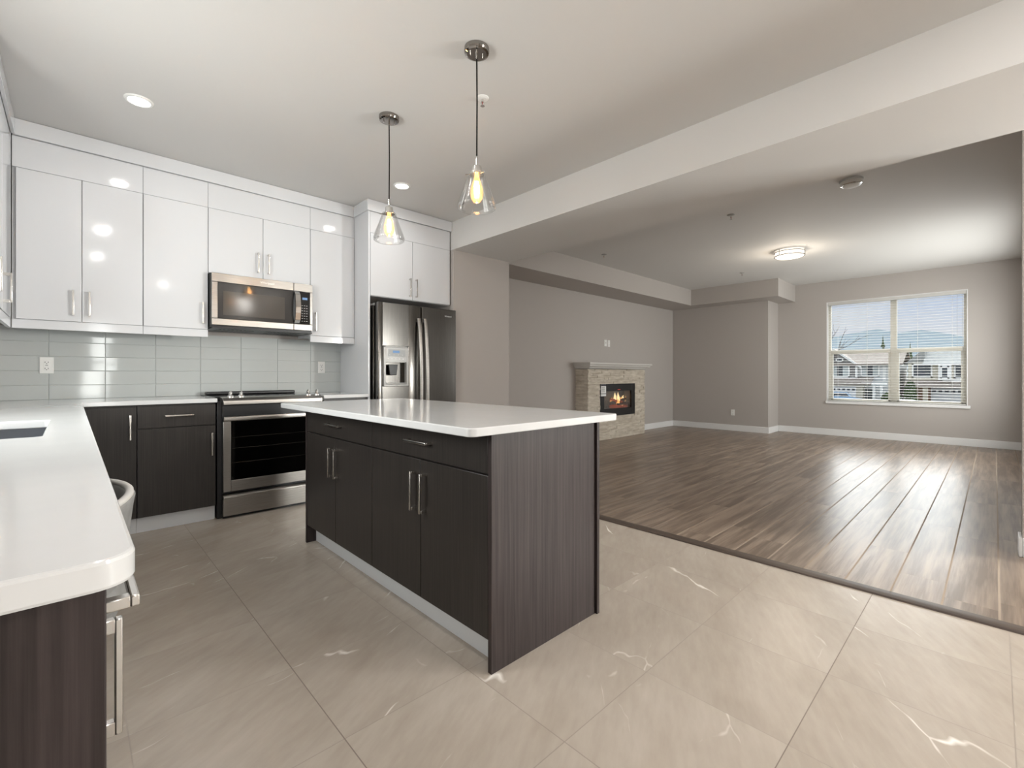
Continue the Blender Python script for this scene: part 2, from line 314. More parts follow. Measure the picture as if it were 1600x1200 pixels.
# ------------------------------------------------------------------ mesh helpers
class MB:
    def __init__(s): s.bm = bmesh.new()
    def _merge(s, t):
        me = bpy.data.meshes.new('tmp'); t.to_mesh(me); t.free(); s.bm.from_mesh(me); bpy.data.meshes.remove(me)
    def box(s, x0, x1, y0, y1, z0, z1, bev=0, seg=2):
        t = bmesh.new(); bmesh.ops.create_cube(t, size=1)
        sx, sy, sz = abs(x1 - x0), abs(y1 - y0), abs(z1 - z0)
        for v in t.verts: v.co = Vector(((x0 + x1) / 2 + v.co.x * sx, (y0 + y1) / 2 + v.co.y * sy, (z0 + z1) / 2 + v.co.z * sz))
        if bev:
            bmesh.ops.bevel(t, geom=t.edges[:], offset=min(bev, .45 * min(sx, sy, sz)), segments=seg, affect='EDGES', profile=.5)
        s._merge(t); return s
    def prism(s, poly, axis, a, b, bev=0, seg=2):
        """poly: 2D outline in the two other axes (in x,y,z order), extruded along axis from a to b"""
        t = bmesh.new()
        def P(p, w):
            q = list(p); q.insert(axis, w); return Vector(q)
        v0 = [t.verts.new(P(p, a)) for p in poly]; v1 = [t.verts.new(P(p, b)) for p in poly]
        n = len(poly); t.faces.new(v0); t.faces.new(v1)
        for i in range(n): t.faces.new((v0[i], v0[(i + 1) % n], v1[(i + 1) % n], v1[i]))
        bmesh.ops.recalc_face_normals(t, faces=t.faces[:])
        if bev: bmesh.ops.bevel(t, geom=t.edges[:], offset=bev, segments=seg, affect='EDGES', profile=.5)
        s._merge(t); return s
    def tube(s, pts, r, seg=10, closed=False, caps=True):
        t = bmesh.new(); pts = [Vector(p) for p in pts]; n = len(pts); rings = []
        rs = r if isinstance(r, (list, tuple)) else [r] * n
        up = None
        for i, p in enumerate(pts):
            if closed: d = pts[(i + 1) % n] - pts[i - 1]
            else: d = pts[min(i + 1, n - 1)] - pts[max(i - 1, 0)]
            d.normalize()
            if up is None:
                up = Vector((0, 0, 1)) if abs(d.z) < .9 else Vector((1, 0, 0))
            u = d.cross(up)
            if u.length < 1e-4: u = d.cross(Vector((0, 1, 0)))
            u.normalize(); w = u.cross(d).normalized(); up = w
            rings.append([t.verts.new(p + (u * math.cos(k * 2 * math.pi / seg) + w * math.sin(k * 2 * math.pi / seg)) * rs[i]) for k in range(seg)])
        for i in range(n if closed else n - 1):
            a, b = rings[i], rings[(i + 1) % n]
            for k in range(seg): t.faces.new((a[k], a[(k + 1) % seg], b[(k + 1) % seg], b[k]))
        if caps and not closed: t.faces.new(rings[0]); t.faces.new(rings[-1])
        bmesh.ops.recalc_face_normals(t, faces=t.faces[:]); s._merge(t); return s
    def cyl(s, p0, p1, r, seg=24, r2=None):
        return s.tube([p0, p1], [r, r if r2 is None else r2], seg)
    def lathe(s, prof, c, seg=40, close=False):
        """prof: [(radius, z)] around a vertical axis through c=(x,y)"""
        t = bmesh.new(); rings = []
        for r, z in prof:
            if r < 1e-6: rings.append([t.verts.new((c[0], c[1], z))])
            else: rings.append([t.verts.new((c[0] + r * math.cos(k * 2 * math.pi / seg), c[1] + r * math.sin(k * 2 * math.pi / seg), z)) for k in range(seg)])
        m = len(rings)
        for i in range(m if close else m - 1):
            a, b = rings[i], rings[(i + 1) % m]
            for k in range(seg):
                k2 = (k + 1) % seg
                if len(a) == 1 and len(b) == 1: continue
                if len(a) == 1: t.faces.new((a[0], b[k], b[k2]))
                elif len(b) == 1: t.faces.new((a[k], a[k2], b[0]))
                else: t.faces.new((a[k], a[k2], b[k2], b[k]))
        bmesh.ops.recalc_face_normals(t, faces=t.faces[:]); s._merge(t); return s
    def quad(s, *p):
        s.bm.faces.new([s.bm.verts.new(q) for q in p]); return s
    def mesh(s, name, off=(0, 0, 0), angle=20):
        o = Vector(off)
        for v in s.bm.verts: v.co -= o
        me = bpy.data.meshes.new(name); s.bm.to_mesh(me); s.bm.free()
        me.shade_smooth(); me.set_sharp_from_angle(angle=math.radians(angle))
        return me
    def bbox(s):
        xs = [v.co for v in s.bm.verts]
        return [min(c[i] for c in xs) for i in range(3)], [max(c[i] for c in xs) for i in range(3)]

ORG = {}
def tag(o, label, cat, group=None):
    o['label'] = label; o['category'] = cat
    if group: o['group'] = group
    return o
def thing(name, loc, label, cat, group=None):
    o = bpy.data.objects.new(name, None); COL.objects.link(o); o.location = loc; o.empty_display_size = .05
    ORG[o.name] = Vector(loc); return tag(o, label, cat, group)
def part(name, mb, m, parent, label=None, kind=None, angle=20):
    off = ORG[parent.name]
    o = bpy.data.objects.new(name, mb.mesh(name, off, angle)); COL.objects.link(o)
    o.data.materials.append(M[m] if isinstance(m, str) else m); o.parent = parent; ORG[o.name] = off
    if label: o['label'] = label
    if kind: o['kind'] = kind
    return o
def single(name, mb, m, label=None, cat=None, group=None, kind=None, angle=20):
    lo, hi = mb.bbox(); off = Vector(((lo[0] + hi[0]) / 2, (lo[1] + hi[1]) / 2, lo[2]))
    o = bpy.data.objects.new(name, mb.mesh(name, off, angle)); COL.objects.link(o); o.location = off; ORG[o.name] = off
    o.data.materials.append(M[m] if isinstance(m, str) else m)
    if label: tag(o, label, cat, group)
    if kind: o['kind'] = kind
    return o
def struct(name, mb, m, label=None): 
    o = single(name, mb, m, kind='structure')
    if label: o['label'] = label
    return o
def text_part(name, body, size, loc, rot, m, parent, depth=.0004):
    c = bpy.data.curves.new(name, 'FONT'); c.body = body; c.size = size; c.extrude = depth; c.align_x = 'CENTER'; c.align_y = 'CENTER'
    t = bpy.data.objects.new('tmp_text', c); COL.objects.link(t)
    me = bpy.data.meshes.new_from_object(t.evaluated_get(bpy.context.evaluated_depsgraph_get()))
    bpy.data.objects.remove(t)
    from mathutils import Euler
    me.transform(Matrix.Translation(Vector(loc) - ORG[parent.name]) @ Euler(rot).to_matrix().to_4x4())
    o = bpy.data.objects.new(name, me); COL.objects.link(o); me.materials.clear(); me.materials.append(M[m]); o.parent = parent; ORG[o.name] = ORG[parent.name]
    return o
def B(*a, **k): return MB().box(*a, **k)

def bar_handle(parent, along, c, length, normal, out=.034, w=.011, post=.014):
    """square bar pull: bar with a post at each end. along: axis 0/1/2; normal: (axis, sign); c: centre on the door face"""
    mb = MB(); na, ns = normal
    def bx(lo, hi, bev):
        mb.box(lo[0], hi[0], lo[1], hi[1], lo[2], hi[2], bev)
    other = 3 - along - na
    lo, hi = [0, 0, 0], [0, 0, 0]
    lo[along], hi[along] = c[along] - length / 2, c[along] + length / 2
    lo[other], hi[other] = c[other] - w / 2, c[other] + w / 2
    a, b = c[na] + ns * (out - .009), c[na] + ns * out
    lo[na], hi[na] = min(a, b), max(a, b)
    bx(lo, hi, .002)
    for e in (-1, 1):
        lo2, hi2 = lo[:], hi[:]
        q = c[along] + e * (length / 2 - post / 2)
        lo2[along], hi2[along] = q - post / 2, q + post / 2
        a, b = c[na] - ns * .001, c[na] + ns * (out - .0085)
        lo2[na], hi2[na] = min(a, b), max(a, b)
        bx(lo2, hi2, .0015)
    return part('handle', mb, 'handle', parent)

# ------------------------------------------------------------------ the room
H, HL, ZB = 2.74, 2.79, 2.44             # kitchen ceiling, living ceiling, beam soffit
YR, YFW = 4.68, 4.80                      # range wall, fireplace wall
XB0, XB1 = 2.96, 3.78                     # beam / stub
XBUMP, XWIN = 9.38, 9.95
YBACK = -3.3
struct('floor_tile', B(-.75, 2.93, YBACK - .1, 4.80, -.12, 0), 'floor_tile')
struct('floor_laminate', B(2.93, 10.2, YBACK - .1, 4.95, -.12, 0), 'planks')
ts = MB().prism([(2.895, 0), (2.90, .007), (2.92, .010), (2.945, .010), (2.975, .008), (2.985, 0)], 1, YBACK, 4.0)
struct('trim_1', ts, 'strip', 'dark wood transition strip between stone tile and laminate')
struct('ceiling_kitchen', B(-.75, XB0, YBACK - .1, 4.80, H, H + .15), 'ceiling')
struct('ceiling_living', B(XB1, 10.2, YBACK - .1, 4.95, HL, HL + .1), 'ceiling')
struct('ceiling_beam', B(XB0, XB1, YBACK - .1, 4.80, ZB, H + .15), 'ceiling')
struct('wall_range', B(-.75, XB0, YR, 4.80, 0, H), 'wall')
TY0, TY1, TZ0, TZ1 = 1.55, 2.95, 1.06, 2.06     # added window over the sink, out of frame, for fill light
struct('wall_sink', B(-.75, -.62, YBACK, TY0, 0, H).box(-.75, -.62, TY1, YR, 0, H).box(-.75, -.62, TY0, TY1, 0, TZ0).box(-.75, -.62, TY0, TY1, TZ1, H), 'wall')
struct('wall_stub', B(XB0, XB1, 4.01, 4.80, 0, ZB), 'wall')
struct('wall_fireplace', B(XB1, 9.5, YFW, 4.95, 0, HL), 'wall')
struct('wall_bump', B(XBUMP, 10.2, 2.915, YFW, 0, HL), 'wall')
bk = MB()
bk.prism([(8.95, 2.62), (XWIN, 2.62), (XWIN, 2.915), (XBUMP, 2.915), (XBUMP, YFW), (XB1, YFW), (XB1, 4.19), (8.95, 4.19)], 2, 2.478, HL)
struct('ceiling_bulkhead', bk, 'wall')
WY0, WY1, WZ0, WZ1 = .285, 2.118, .622, 2.412     # window opening
ww = MB()
ww.box(XWIN, XWIN + .2, -.45, WY0, 0, HL); ww.box(XWIN, XWIN + .2, WY1, 2.915, 0, HL)
ww.box(XWIN, XWIN + .2, WY0, WY1, 0, WZ0); ww.box(XWIN, XWIN + .2, WY0, WY1, WZ1, HL)
struct('wall_window', ww, 'wall')
RX0, RX1, RZ0, RZ1 = 6.85, 9.35, .65, 2.25     # added living room side window, out of frame, for fill light
struct('wall_living_side', B(4.27, RX0, -.42, -.29, 0, HL).box(RX1, XWIN, -.42, -.29, 0, HL).box(RX0, RX1, -.42, -.29, 0, RZ0).box(RX0, RX1, -.42, -.29, RZ1, HL), 'wall')
struct('wall_dining_end', B(4.14, 4.27, -.42, -.115, 0, HL), 'wall')
struct('wall_dining_side', B(6.12, 6.25, YBACK, -.42, 0, HL), 'wall')
wb = MB()
PX0, PX1, PZ0, PZ1 = 5.0, 5.94, .88, 2.02           # dining window opening;  side window opening
QX0, QX1, QZ0, QZ1 = .18, .62, .35, 2.15
wb.box(-.75, QX0, YBACK - .12, YBACK, 0, HL); wb.box(QX0, QX1, YBACK - .12, YBACK, 0, QZ0); wb.box(QX0, QX1, YBACK - .12, YBACK, QZ1, HL)
wb.box(QX1, PX0, YBACK - .12, YBACK, 0, HL); wb.box(PX0, PX1, YBACK - .12, YBACK, PZ1, HL); wb.box(PX0, PX1, YBACK - .12, YBACK, 0, PZ0); wb.box(PX1, 6.25, YBACK - .12, YBACK, 0, HL)
struct('wall_back', wb, 'wall')

def base(name, *bx):
    mb = MB()
    for b_ in bx: mb.box(*b_, bev=.004)
    struct(name, mb, 'trim')
BH, BT = .115, .016
base('baseboard_fireplace', (XB1, 9.38, YFW - BT, YFW, 0, BH))
base('baseboard_bump', (XBUMP - BT, XBUMP, 2.915 - BT, YFW - BT, 0, BH), (XBUMP, XWIN - BT, 2.915 - BT, 2.915, 0, BH))
base('baseboard_window', (XWIN - BT, XWIN, -.29, 2.915 - BT, 0, BH))
base('baseboard_side', (4.27, XWIN - BT, -.29, -.29 + BT, 0, BH))
base('baseboard_dining', (4.14 - BT, 4.27 + BT, -.115, -.115 + BT, 0, BH), (4.14 - BT, 4.14, -.42, -.115, 0, BH))
base('baseboard_stub', (XB0 + .02, XB1, 4.01 - BT, 4.01, 0, BH))

# window_1 : vinyl frame set in the recess, two single-hung lights side by side
def window_unit(name, XO, y0, y1, z0, z1, ymid, zmid):
    w = bpy.data.objects.new(name, None); COL.objects.link(w); w.location = (XO, (y0 + y1) / 2, z0); ORG[w.name] = Vector(w.location); w['kind'] = 'structure'
    f = MB(); t = .05
    f.box(XO, XO + .07, y0, y0 + t, z0, z1, .004); f.box(XO, XO + .07, y1 - t, y1, z0, z1, .004)
    f.box(XO, XO + .07, y0 + t, y1 - t, z1 - t, z1, .004); f.box(XO, XO + .07, y0 + t, y1 - t, z0, z0 + .02, .004)
    part('frame', f, 'cream', w)
    part('mullion', B(XO - .005, XO + .075, ymid - .042, ymid + .042, z0 + .02, z1 - t, bev=.004), 'cream', w)
    r = MB()
    for a, b_ in ((y0 + t, ymid - .042), (ymid + .042, y1 - t)):
        r.box(XO - .004, XO + .06, a, b_, zmid - .036, zmid + .036, .004)
    part('meeting_rail', r, 'cream', w)
    s = MB()
    for a, b_ in ((y0 + t, ymid - .042), (ymid + .042, y1 - t)):
        s.box(XO + .004, XO + .05, a, a + .03, z0 + .02, zmid - .036, .003); s.box(XO + .004, XO + .05, b_ - .03, b_, z0 + .02, zmid - .036, .003)
        s.box(XO + .004, XO + .05, a, b_, z0 + .02, z0 + .042, .003)
    part('sash', s, 'cream', w)
    for a, b_ in ((y0 + t, ymid - .042), (ymid + .042, y1 - t)):
        for c, d in ((z0 + .02, zmid - .03), (zmid + .03, z1 - t)):
            part('pane', B(XO + .03, XO + .034, a, b_, c, d), 'pane', w)
    return w
w1 = window_unit('window_1', 10.04, WY0, WY1, WZ0, WZ1, 1.18, 1.505)
sl = MB(); sl.box(XWIN - .025, 10.04, WY0 - .03, WY1 + .012, WZ0 - .048, WZ0, .006)
part('sill', sl, 'trim', w1)
rv = MB(); rv.box(XWIN + .001, 10.04, WY1 - .012, WY1, WZ0, WZ1); rv.box(XWIN + .001, 10.04, WY0, WY0 + .012, WZ0, WZ1); rv.box(XWIN + .001, 10.04, WY0 + .012, WY1 - .012, WZ1 - .012, WZ1)
part('reveal', rv, 'trim', w1)

# unseen windows: first pair known by tile reflections, last pair added for light
def back_window(name, x0, x1, z0, z1, nx, nz, YBACK=YBACK):
    w = bpy.data.objects.new(name, None); COL.objects.link(w); w.location = ((x0 + x1) / 2, YBACK - .06, z0); ORG[w.name] = Vector(w.location); w['kind'] = 'structure'
    f = MB(); t = .06; y0, y1 = YBACK - .09, YBACK - .03
    f.box(x0, x0 + t, y0, y1, z0, z1); f.box(x1 - t, x1, y0, y1, z0, z1); f.box(x0, x1, y0, y1, z1 - t, z1); f.box(x0, x1, y0, y1, z0, z0 + t)
    for i in range(1, nx): q = x0 + (x1 - x0) * i / nx; f.box(q - .025, q + .025, y0 + .01, y1 - .01, z0, z1)
    for i in range(1, nz): q = z0 + (z1 - z0) * i / nz; f.box(x0, x1, y0 + .01, y1 - .01, q - .025, q + .025)
    part('frame', f, 'trim', w)
    part('pane', B(x0 + t, x1 - t, YBACK - .065, YBACK - .061, z0 + t, z1 - t), 'pane', w)
back_window('window_2', PX0, PX1, PZ0, PZ1, 2, 2)
back_window('window_3', QX0, QX1, QZ0, QZ1, 1, 2)
back_window('added_window_4', RX0, RX1, RZ0, RZ1, 2, 2, -.30)
w = bpy.data.objects.new('added_window_5', None); COL.objects.link(w); w.location = (-.69, (TY0 + TY1) / 2, TZ0); ORG[w.name] = Vector(w.location); w['kind'] = 'structure'
f = MB(); t = .06
f.box(-.72, -.66, TY0, TY0 + t, TZ0, TZ1); f.box(-.72, -.66, TY1 - t, TY1, TZ0, TZ1); f.box(-.72, -.66, TY0, TY1, TZ0, TZ0 + t); f.box(-.72, -.66, TY0, TY1, TZ1 - t, TZ1); f.box(-.71, -.67, 2.22, 2.28, TZ0, TZ1)
part('frame', f, 'trim', w); part('pane', B(-.692, -.688, TY0 + t, TY1 - t, TZ0 + t, TZ1 - t), 'pane', w)

# ------------------------------------------------------------------ glass tile backsplash
bs = MB()
xs = [-.12 + .3045 * i for i in range(-2, 8)]; zs = [.9175 + .1035 * i for i in range(6)]
for i in range(len(xs) - 1):
    for j in range(len(zs) - 1):
        x0, x1 = max(xs[i], -.615) + .0011, min(xs[i + 1], 2.01) - .0011
        if x1 - x0 < .01: continue
        z0, z1 = zs[j] + .0011, zs[j + 1] - .0011
        t = MB(); t.box(x0, x1, YR - .009, YR, z0, z1, .0022, 2)
        for v in t.bm.verts: pass
        ax, az = random.uniform(-.007, .007), random.uniform(-.008, .008)
        cx, cz = (x0 + x1) / 2, (z0 + z1) / 2
        for v in t.bm.verts:
            if v.co.y < YR - .004: v.co.y += (v.co.x - cx) * ax + (v.co.z - cz) * az
        bs._merge(t.bm)
struct('wall_backsplash', bs, 'splash', 'stacked pale glass tile backsplash behind the range')
struct('wall_grout', B(-.615, 2.01, YR - .004, YR, .9, 1.436), mat('pale_grout', (.55, .57, .56), .8))

# ------------------------------------------------------------------ base cabinets and counters
YB, XF = 4.06, .022                       # front faces: range-wall run, peninsula run
ZC, ZT = .888, .918
DT = .019
def front_y(parent, kind, x0, x1, z0, z1, m, y=YB):
    """door or drawer facing -Y whose outer face is at y"""
    return part(kind, B(x0 + .0018, x1 - .0018, y, y + DT, z0 + .0018, z1 - .0018, bev=.0016), m, parent)
def front_x(parent, kind, y0, y1, z0, z1, m, x, s):
    """door or drawer facing s*X whose outer face is at x"""
    a, b_ = sorted((x, x - s * DT))
    return part(kind, B(a, b_, y0 + .0018, y1 - .0018, z0 + .0018, z1 - .0018, bev=.0016), m, parent)

c = thing('base_cabinet', (.19, 4.36, 0), 'dark wood corner base cabinet with one tall door, beside the white peninsula counter', 'cabinet', 'dark wood base cabinets')
part('carcass', B(.042, .322, YB + DT + .001, YR - .012, .105, ZC), 'wenge', c)
d = front_y(c, 'door', .042, .322, .108, .876, 'wenge'); bar_handle(d, 2, (.286, YB, .737), .17, (1, -1))
part('toe_kick', B(.042, .322, 4.10, 4.115, 0, .105), 'toe', c)
c = thing('base_cabinet', (.555, 4.36, 0), 'dark wood base cabinet with drawer over one door, directly beside the range', 'cabinet', 'dark wood base cabinets')
part('carcass', B(.324, .786, YB + DT + .001, YR - .012, .105, ZC), 'wenge', c)
d = front_y(c, 'drawer', .324, .786, .722, .876, 'wenge'); bar_handle(d, 0, (.56, YB, .805), .17, (1, -1))
d = front_y(c, 'door', .324, .786, .108, .718, 'wenge'); bar_handle(d, 2, (.757, YB, .578), .17, (1, -1))
part('toe_kick', B(.324, .786, 4.10, 4.115, 0, .105), 'toe', c)
c = thing('base_cabinet', (1.80, 4.36, 0), 'narrow dark base cabinet between range and refrigerator, mostly behind the island', 'cabinet', 'dark wood base cabinets')
part('carcass', B(1.592, 2.006, YB + DT + .001, YR - .012, .105, ZC), 'wenge', c)
d = front_y(c, 'drawer', 1.592, 2.006, .722, .876, 'wenge'); bar_handle(d, 0, (1.80, YB, .805), .17, (1, -1))
d = front_y(c, 'door', 1.592, 2.006, .108, .718, 'wenge'); bar_handle(d, 2, (1.63, YB, .578), .17, (1, -1))
part('toe_kick', B(1.592, 2.006, 4.10, 4.115, 0, .105), 'toe', c)

# peninsula: end unit, knee space, sink unit, corner filler
c = thing('base_cabinet', (-.28, .78, 0), 'dark wood end cabinet under the rounded end of the peninsula counter', 'cabinet', 'dark wood base cabinets')
part('carcass', B(-.56, XF - DT - .001, .63, .93, .105, ZC), 'wenge', c)
part('end_panel', B(-.61, XF + .003, .610, .629, 0, ZC, bev=.0015), 'wenge_panel', c)
d = front_x(c, 'drawer', .632, .93, .722, .876, 'wenge', XF, 1); bar_handle(d, 1, (XF, .752, .842), .17, (0, 1), w=.013)
d = front_x(c, 'door', .632, .93, .108, .718, 'wenge', XF, 1); bar_handle(d, 2, (XF, .868, .666), .165, (0, 1), out=.031, w=.013, post=.02)
part('toe_kick', B(-.05, -.035, .63, .93, 0, .105), 'toe', c)
c = thing('base_cabinet', (-.28, 2.4, 0), 'dark wood sink cabinet under the peninsula counter, hidden behind the counter edge', 'cabinet', 'dark wood base cabinets')
part('carcass', B(-.56, XF - DT - .001, 1.87, 1.885, .105, ZC).box(-.56, XF - DT - .001, 2.92, 2.935, .105, ZC).box(-.56, XF - DT - .001, 1.885, 2.92, .105, .12).box(XF - DT - .012, XF - DT - .001, 1.885, 2.92, .70, ZC), 'wenge', c)
for a, b_, h_ in ((1.87, 2.402, 2.36), (2.402, 2.935, 2.445)):
    d = front_x(c, 'door', a, b_, .108, .876, 'wenge', XF, 1); bar_handle(d, 2, (XF, h_, .70), .17, (0, 1))
part('toe_kick', B(-.05, -.035, 1.87, 2.935, 0, .105), 'toe', c)
c = thing('base_cabinet', (-.28, 3.5, 0), 'dark wood cabinet in the inner corner under the peninsula counter', 'cabinet', 'dark wood base cabinets')
part('carcass', B(-.56, XF - DT - .001, 2.94, 4.04, .105, ZC), 'wenge', c)
d = front_x(c, 'door', 2.94, 4.03, .108, .876, 'wenge', XF, 1)
part('toe_kick', B(-.05, -.035, 2.94, 4.04, 0, .105), 'toe', c)

def rounded(x0, x1, y0, y1, r, which):
    """outline of a rectangle with chosen corners rounded: which = set of 'a'(x0,y0) 'b'(x1,y0) 'c'(x1,y1) 'd'(x0,y1)"""
    out = []
    for key, cx, cy, sx, sy, a0 in (('a', x0, y0, 1, 1, 180), ('b', x1, y0, -1, 1, 270), ('c', x1, y1, -1, -1, 0), ('d', x0, y1, 1, -1, 90)):
        if key in which:
            for k in range(9):
                a = math.radians(a0 + 90 * k / 8); out.append((cx + sx * r + r * math.cos(a), cy + sy * r + r * math.sin(a)))
        else: out.append((cx, cy))
    return out
def slab(name, outline, z0, z1, label, hole=None, bev=.004):
    t = bmesh.new()
    lo = [t.verts.new((p[0], p[1], z0)) for p in outline]
    f = t.faces.new(lo); t.normal_update()
    if f.normal.z < 0: f.normal_flip()
    ex = bmesh.ops.extrude_face_region(t, geom=[f])
    for v in [g for g in ex['geom'] if isinstance(g, bmesh.types.BMVert)]: v.co.z = z1
    bmesh.ops.recalc_face_normals(t, faces=t.faces[:])
    t.normal_update()
    ed = [e for e in t.edges if len(e.link_faces) == 2 and e.calc_face_angle() > .6]
    bmesh.ops.bevel(t, geom=ed, offset=bev, segments=2, affect='EDGES', profile=.5)
    mb = MB(); mb._merge(t)
    o = single(name, mb, 'quartz', label, 'countertop', angle=20)
    return o
# peninsula + back-left run, L shape with sink cut-out built as strips around the hole
SX0, SX1, SY0, SY1 = -.50, -.063, 1.90, 2.582
XE, YE = .048, 4.035
def L_counter():
    o = rounded(-.617, XE, .588, 3, .035, {'b'})[:-2]
    pts = [p for p in o]                                    # ... ends at near-right rounded corner
    outline = pts + [(XE, YE), (.792, YE), (.792, YR - .01), (-.617, YR - .01)]
    t = bmesh.new()
    outer = [t.verts.new((p[0], p[1], ZT)) for p in outline]
    inner = [t.verts.new((p[0], p[1], ZT)) for p in rounded(SX0, SX1, SY0, SY1, .02, {'a', 'b', 'c', 'd'})]
    es = []
    for ring in (outer, inner):
        for i in range(len(ring)): es.append(t.edges.new((ring[i], ring[(i + 1) % len(ring)])))
    bmesh.ops.triangle_fill(t, use_beauty=True, use_dissolve=False, edges=es)
    for f in t.faces:
        f.normal_update()
        if f.normal.z < 0: f.normal_flip()
    # keep only faces outside the hole
    kill = [f for f in t.faces if SX0 < f.calc_center_median().x < SX1 and SY0 < f.calc_center_median().y < SY1]
    bmesh.ops.delete(t, geom=kill, context='FACES')
    bmesh.ops.dissolve_limit(t, angle_limit=.01, verts=t.verts[:], edges=t.edges[:])
    ex = bmesh.ops.extrude_face_region(t, geom=t.faces[:])
    for v in [g for g in ex['geom'] if isinstance(g, bmesh.types.BMVert)]: v.co.z = ZC
    bmesh.ops.recalc_face_normals(t, faces=t.faces[:]); t.normal_update()
    ed = [e for e in t.edges if len(e.link_faces) == 2 and e.calc_face_angle() > .6 and not (abs(e.verts[0].co.y - YR) < .02 and abs(e.verts[1].co.y - YR) < .02)]
    bmesh.ops.bevel(t, geom=ed, offset=.004, segments=2, affect='EDGES', profile=.5)
    mb = MB(); mb._merge(t)
    return mb
single('countertop', L_counter(), 'quartz', 'white quartz peninsula countertop with a sink cut-out, running round to the range', 'countertop', angle=20)
slab('countertop', [(1.588, YE), (2.006, YE), (2.006, YR - .01), (1.588, YR - .01)], ZC, ZT, 'short white quartz counter between the range and the refrigerator panel')
k = thing('sink', (-.28, 2.24, .68), 'undermount stainless steel sink set in the white peninsula counter', 'sink')
sk = MB(); sk.box(SX0 - .012, SX1 + .012, SY0 - .012, SY1 + .012, .685, ZC - .001)
bmesh.ops.delete(sk.bm, geom=[f for f in sk.bm.faces if f.normal.z > .9], context='FACES_ONLY')
bmesh.ops.bevel(sk.bm, geom=[e for e in sk.bm.edges if len(e.link_faces) == 2], offset=.02, segments=4, affect='EDGES', profile=.5)
bmesh.ops.solidify(sk.bm, geom=sk.bm.faces[:], thickness=.0015)
part('basin', sk, 'sink', k)
part('drain', MB().lathe([(0, .690), (.03, .690), (.042, .6925), (.045, .6885)], (-.28, 2.24), 24), 'chrome', k)

# ------------------------------------------------------------------ island
XI, YI0, YI1 = 1.11, 1.268, 3.118
isl = thing('kitchen_island', (1.43, 2.19, 0), 'dark wood kitchen island cabinet with two drawers and four doors under a white top', 'kitchen island')
part('carcass', B(XI + DT + .001, 1.735, YI0 + .021, YI1 - .021, .112, ZC), 'wenge', isl)
part('end_panel', B(XI - .003, 1.737, YI0, YI0 + .020, 0, ZC, bev=.0015), 'wenge_panel', isl)
part('end_panel', B(XI - .003, 1.737, YI1 - .020, YI1, 0, ZC, bev=.0015), 'wenge_panel', isl)
part('back_panel', B(1.738, 1.756, YI0 - .012, YI1 + .003, 0, ZC, bev=.0015), 'wenge_panel', isl)
part('toe_kick', B(1.168, 1.182, YI0 + .021, YI1 - .021, 0, .110), 'toe', isl)
ym = 2.2
for a, b_ in ((YI0 + .022, ym), (ym, YI1 - .021)):
    d = front_x(isl, 'drawer', a, b_, .728, .876, 'wenge', XI, -1)
    bar_handle(d, 1, (XI, (a + b_) / 2 + .005, .802), .18, (0, -1))
    mid = (a + b_) / 2
    d = front_x(isl, 'door', a, mid, .115, .724, 'wenge', XI, -1); bar_handle(d, 2, (XI, mid - .037, .583), .172, (0, -1))
    d = front_x(isl, 'door', mid, b_, .115, .724, 'wenge', XI, -1); bar_handle(d, 2, (XI, mid + .040, .583), .172, (0, -1))
slab('countertop', rounded(.949, 1.815, 1.19, 3.122, .03, {'a', 'b', 'c', 'd'}), ZC, ZT, 'white quartz countertop with rounded corners on the dark island')

# ------------------------------------------------------------------ wall cabinets
YU, YFC = 4.34, 4.05
def wall_cab(x0, x1, z0, doors, label, valance=True, group='white gloss wall cabinets', yf=YU, hz=None, hl=.17):
    c = thing('wall_cabinet', ((x0 + x1) / 2, (yf + YR) / 2, z0), label, 'cabinet', group)
    part('carcass', B(x0 + .0005, x1 - .0005, yf + DT + .001, YR - .011, z0, H - .003), 'lacquer', c)
    part('frieze', B(x0 + .0005, x1 - .0005, yf + .003, yf + DT, 2.435, 2.632, bev=.001), 'lacquer', c)
    for a, b_, hx in doors:
        d = front_y(c, 'door', a, b_, z0 + .002, 2.434, 'lacquer', yf)
        bar_handle(d, 2, (hx, yf, (hz if hz else z0 + .13) + .0), hl, (1, -1), out=.032)
    if valance: part('light_valance', B(x0 + .0005, x1 - .0005, yf + .001, yf + .02, z0 - .058, z0 - .001, bev=.001).box(x0 + .001, x1 - .001, yf + .02, YR - .012, z0 - .012, z0 - .001), 'lacquer', c)
    return c
wall_cab(-.2785, .38, 1.455, ((-.262, .05, .006), (.05, .38, .088)), 'white two-door wall cabinet in the corner over the outlet')
wall_cab(.381, .787, 1.455, ((.381, .787, .749),), 'white single-door wall cabinet just before the microwave')
wall_cab(.788, 1.584, 1.912, ((.788, 1.188, 1.147), (1.188, 1.584, 1.228)), 'short white two-door cabinet above the microwave', valance=False, hz=2.047)
wall_cab(1.585, 2.006, 1.455, ((1.585, 2.006, 1.628),), 'narrow white wall cabinet between microwave and refrigerator')
c = wall_cab(2.028, 2.944, 1.842, ((2.028, 2.482, 2.447), (2.482, 2.944, 2.520)), 'deep white two-door cabinet above the refrigerator', valance=False, yf=YFC, hz=1.967, hl=.18)
part('side_panel', B(2.0075, 2.0265, YFC + .002, YR - .011, 0, H - .003, bev=.0012), 'lacquer', c)
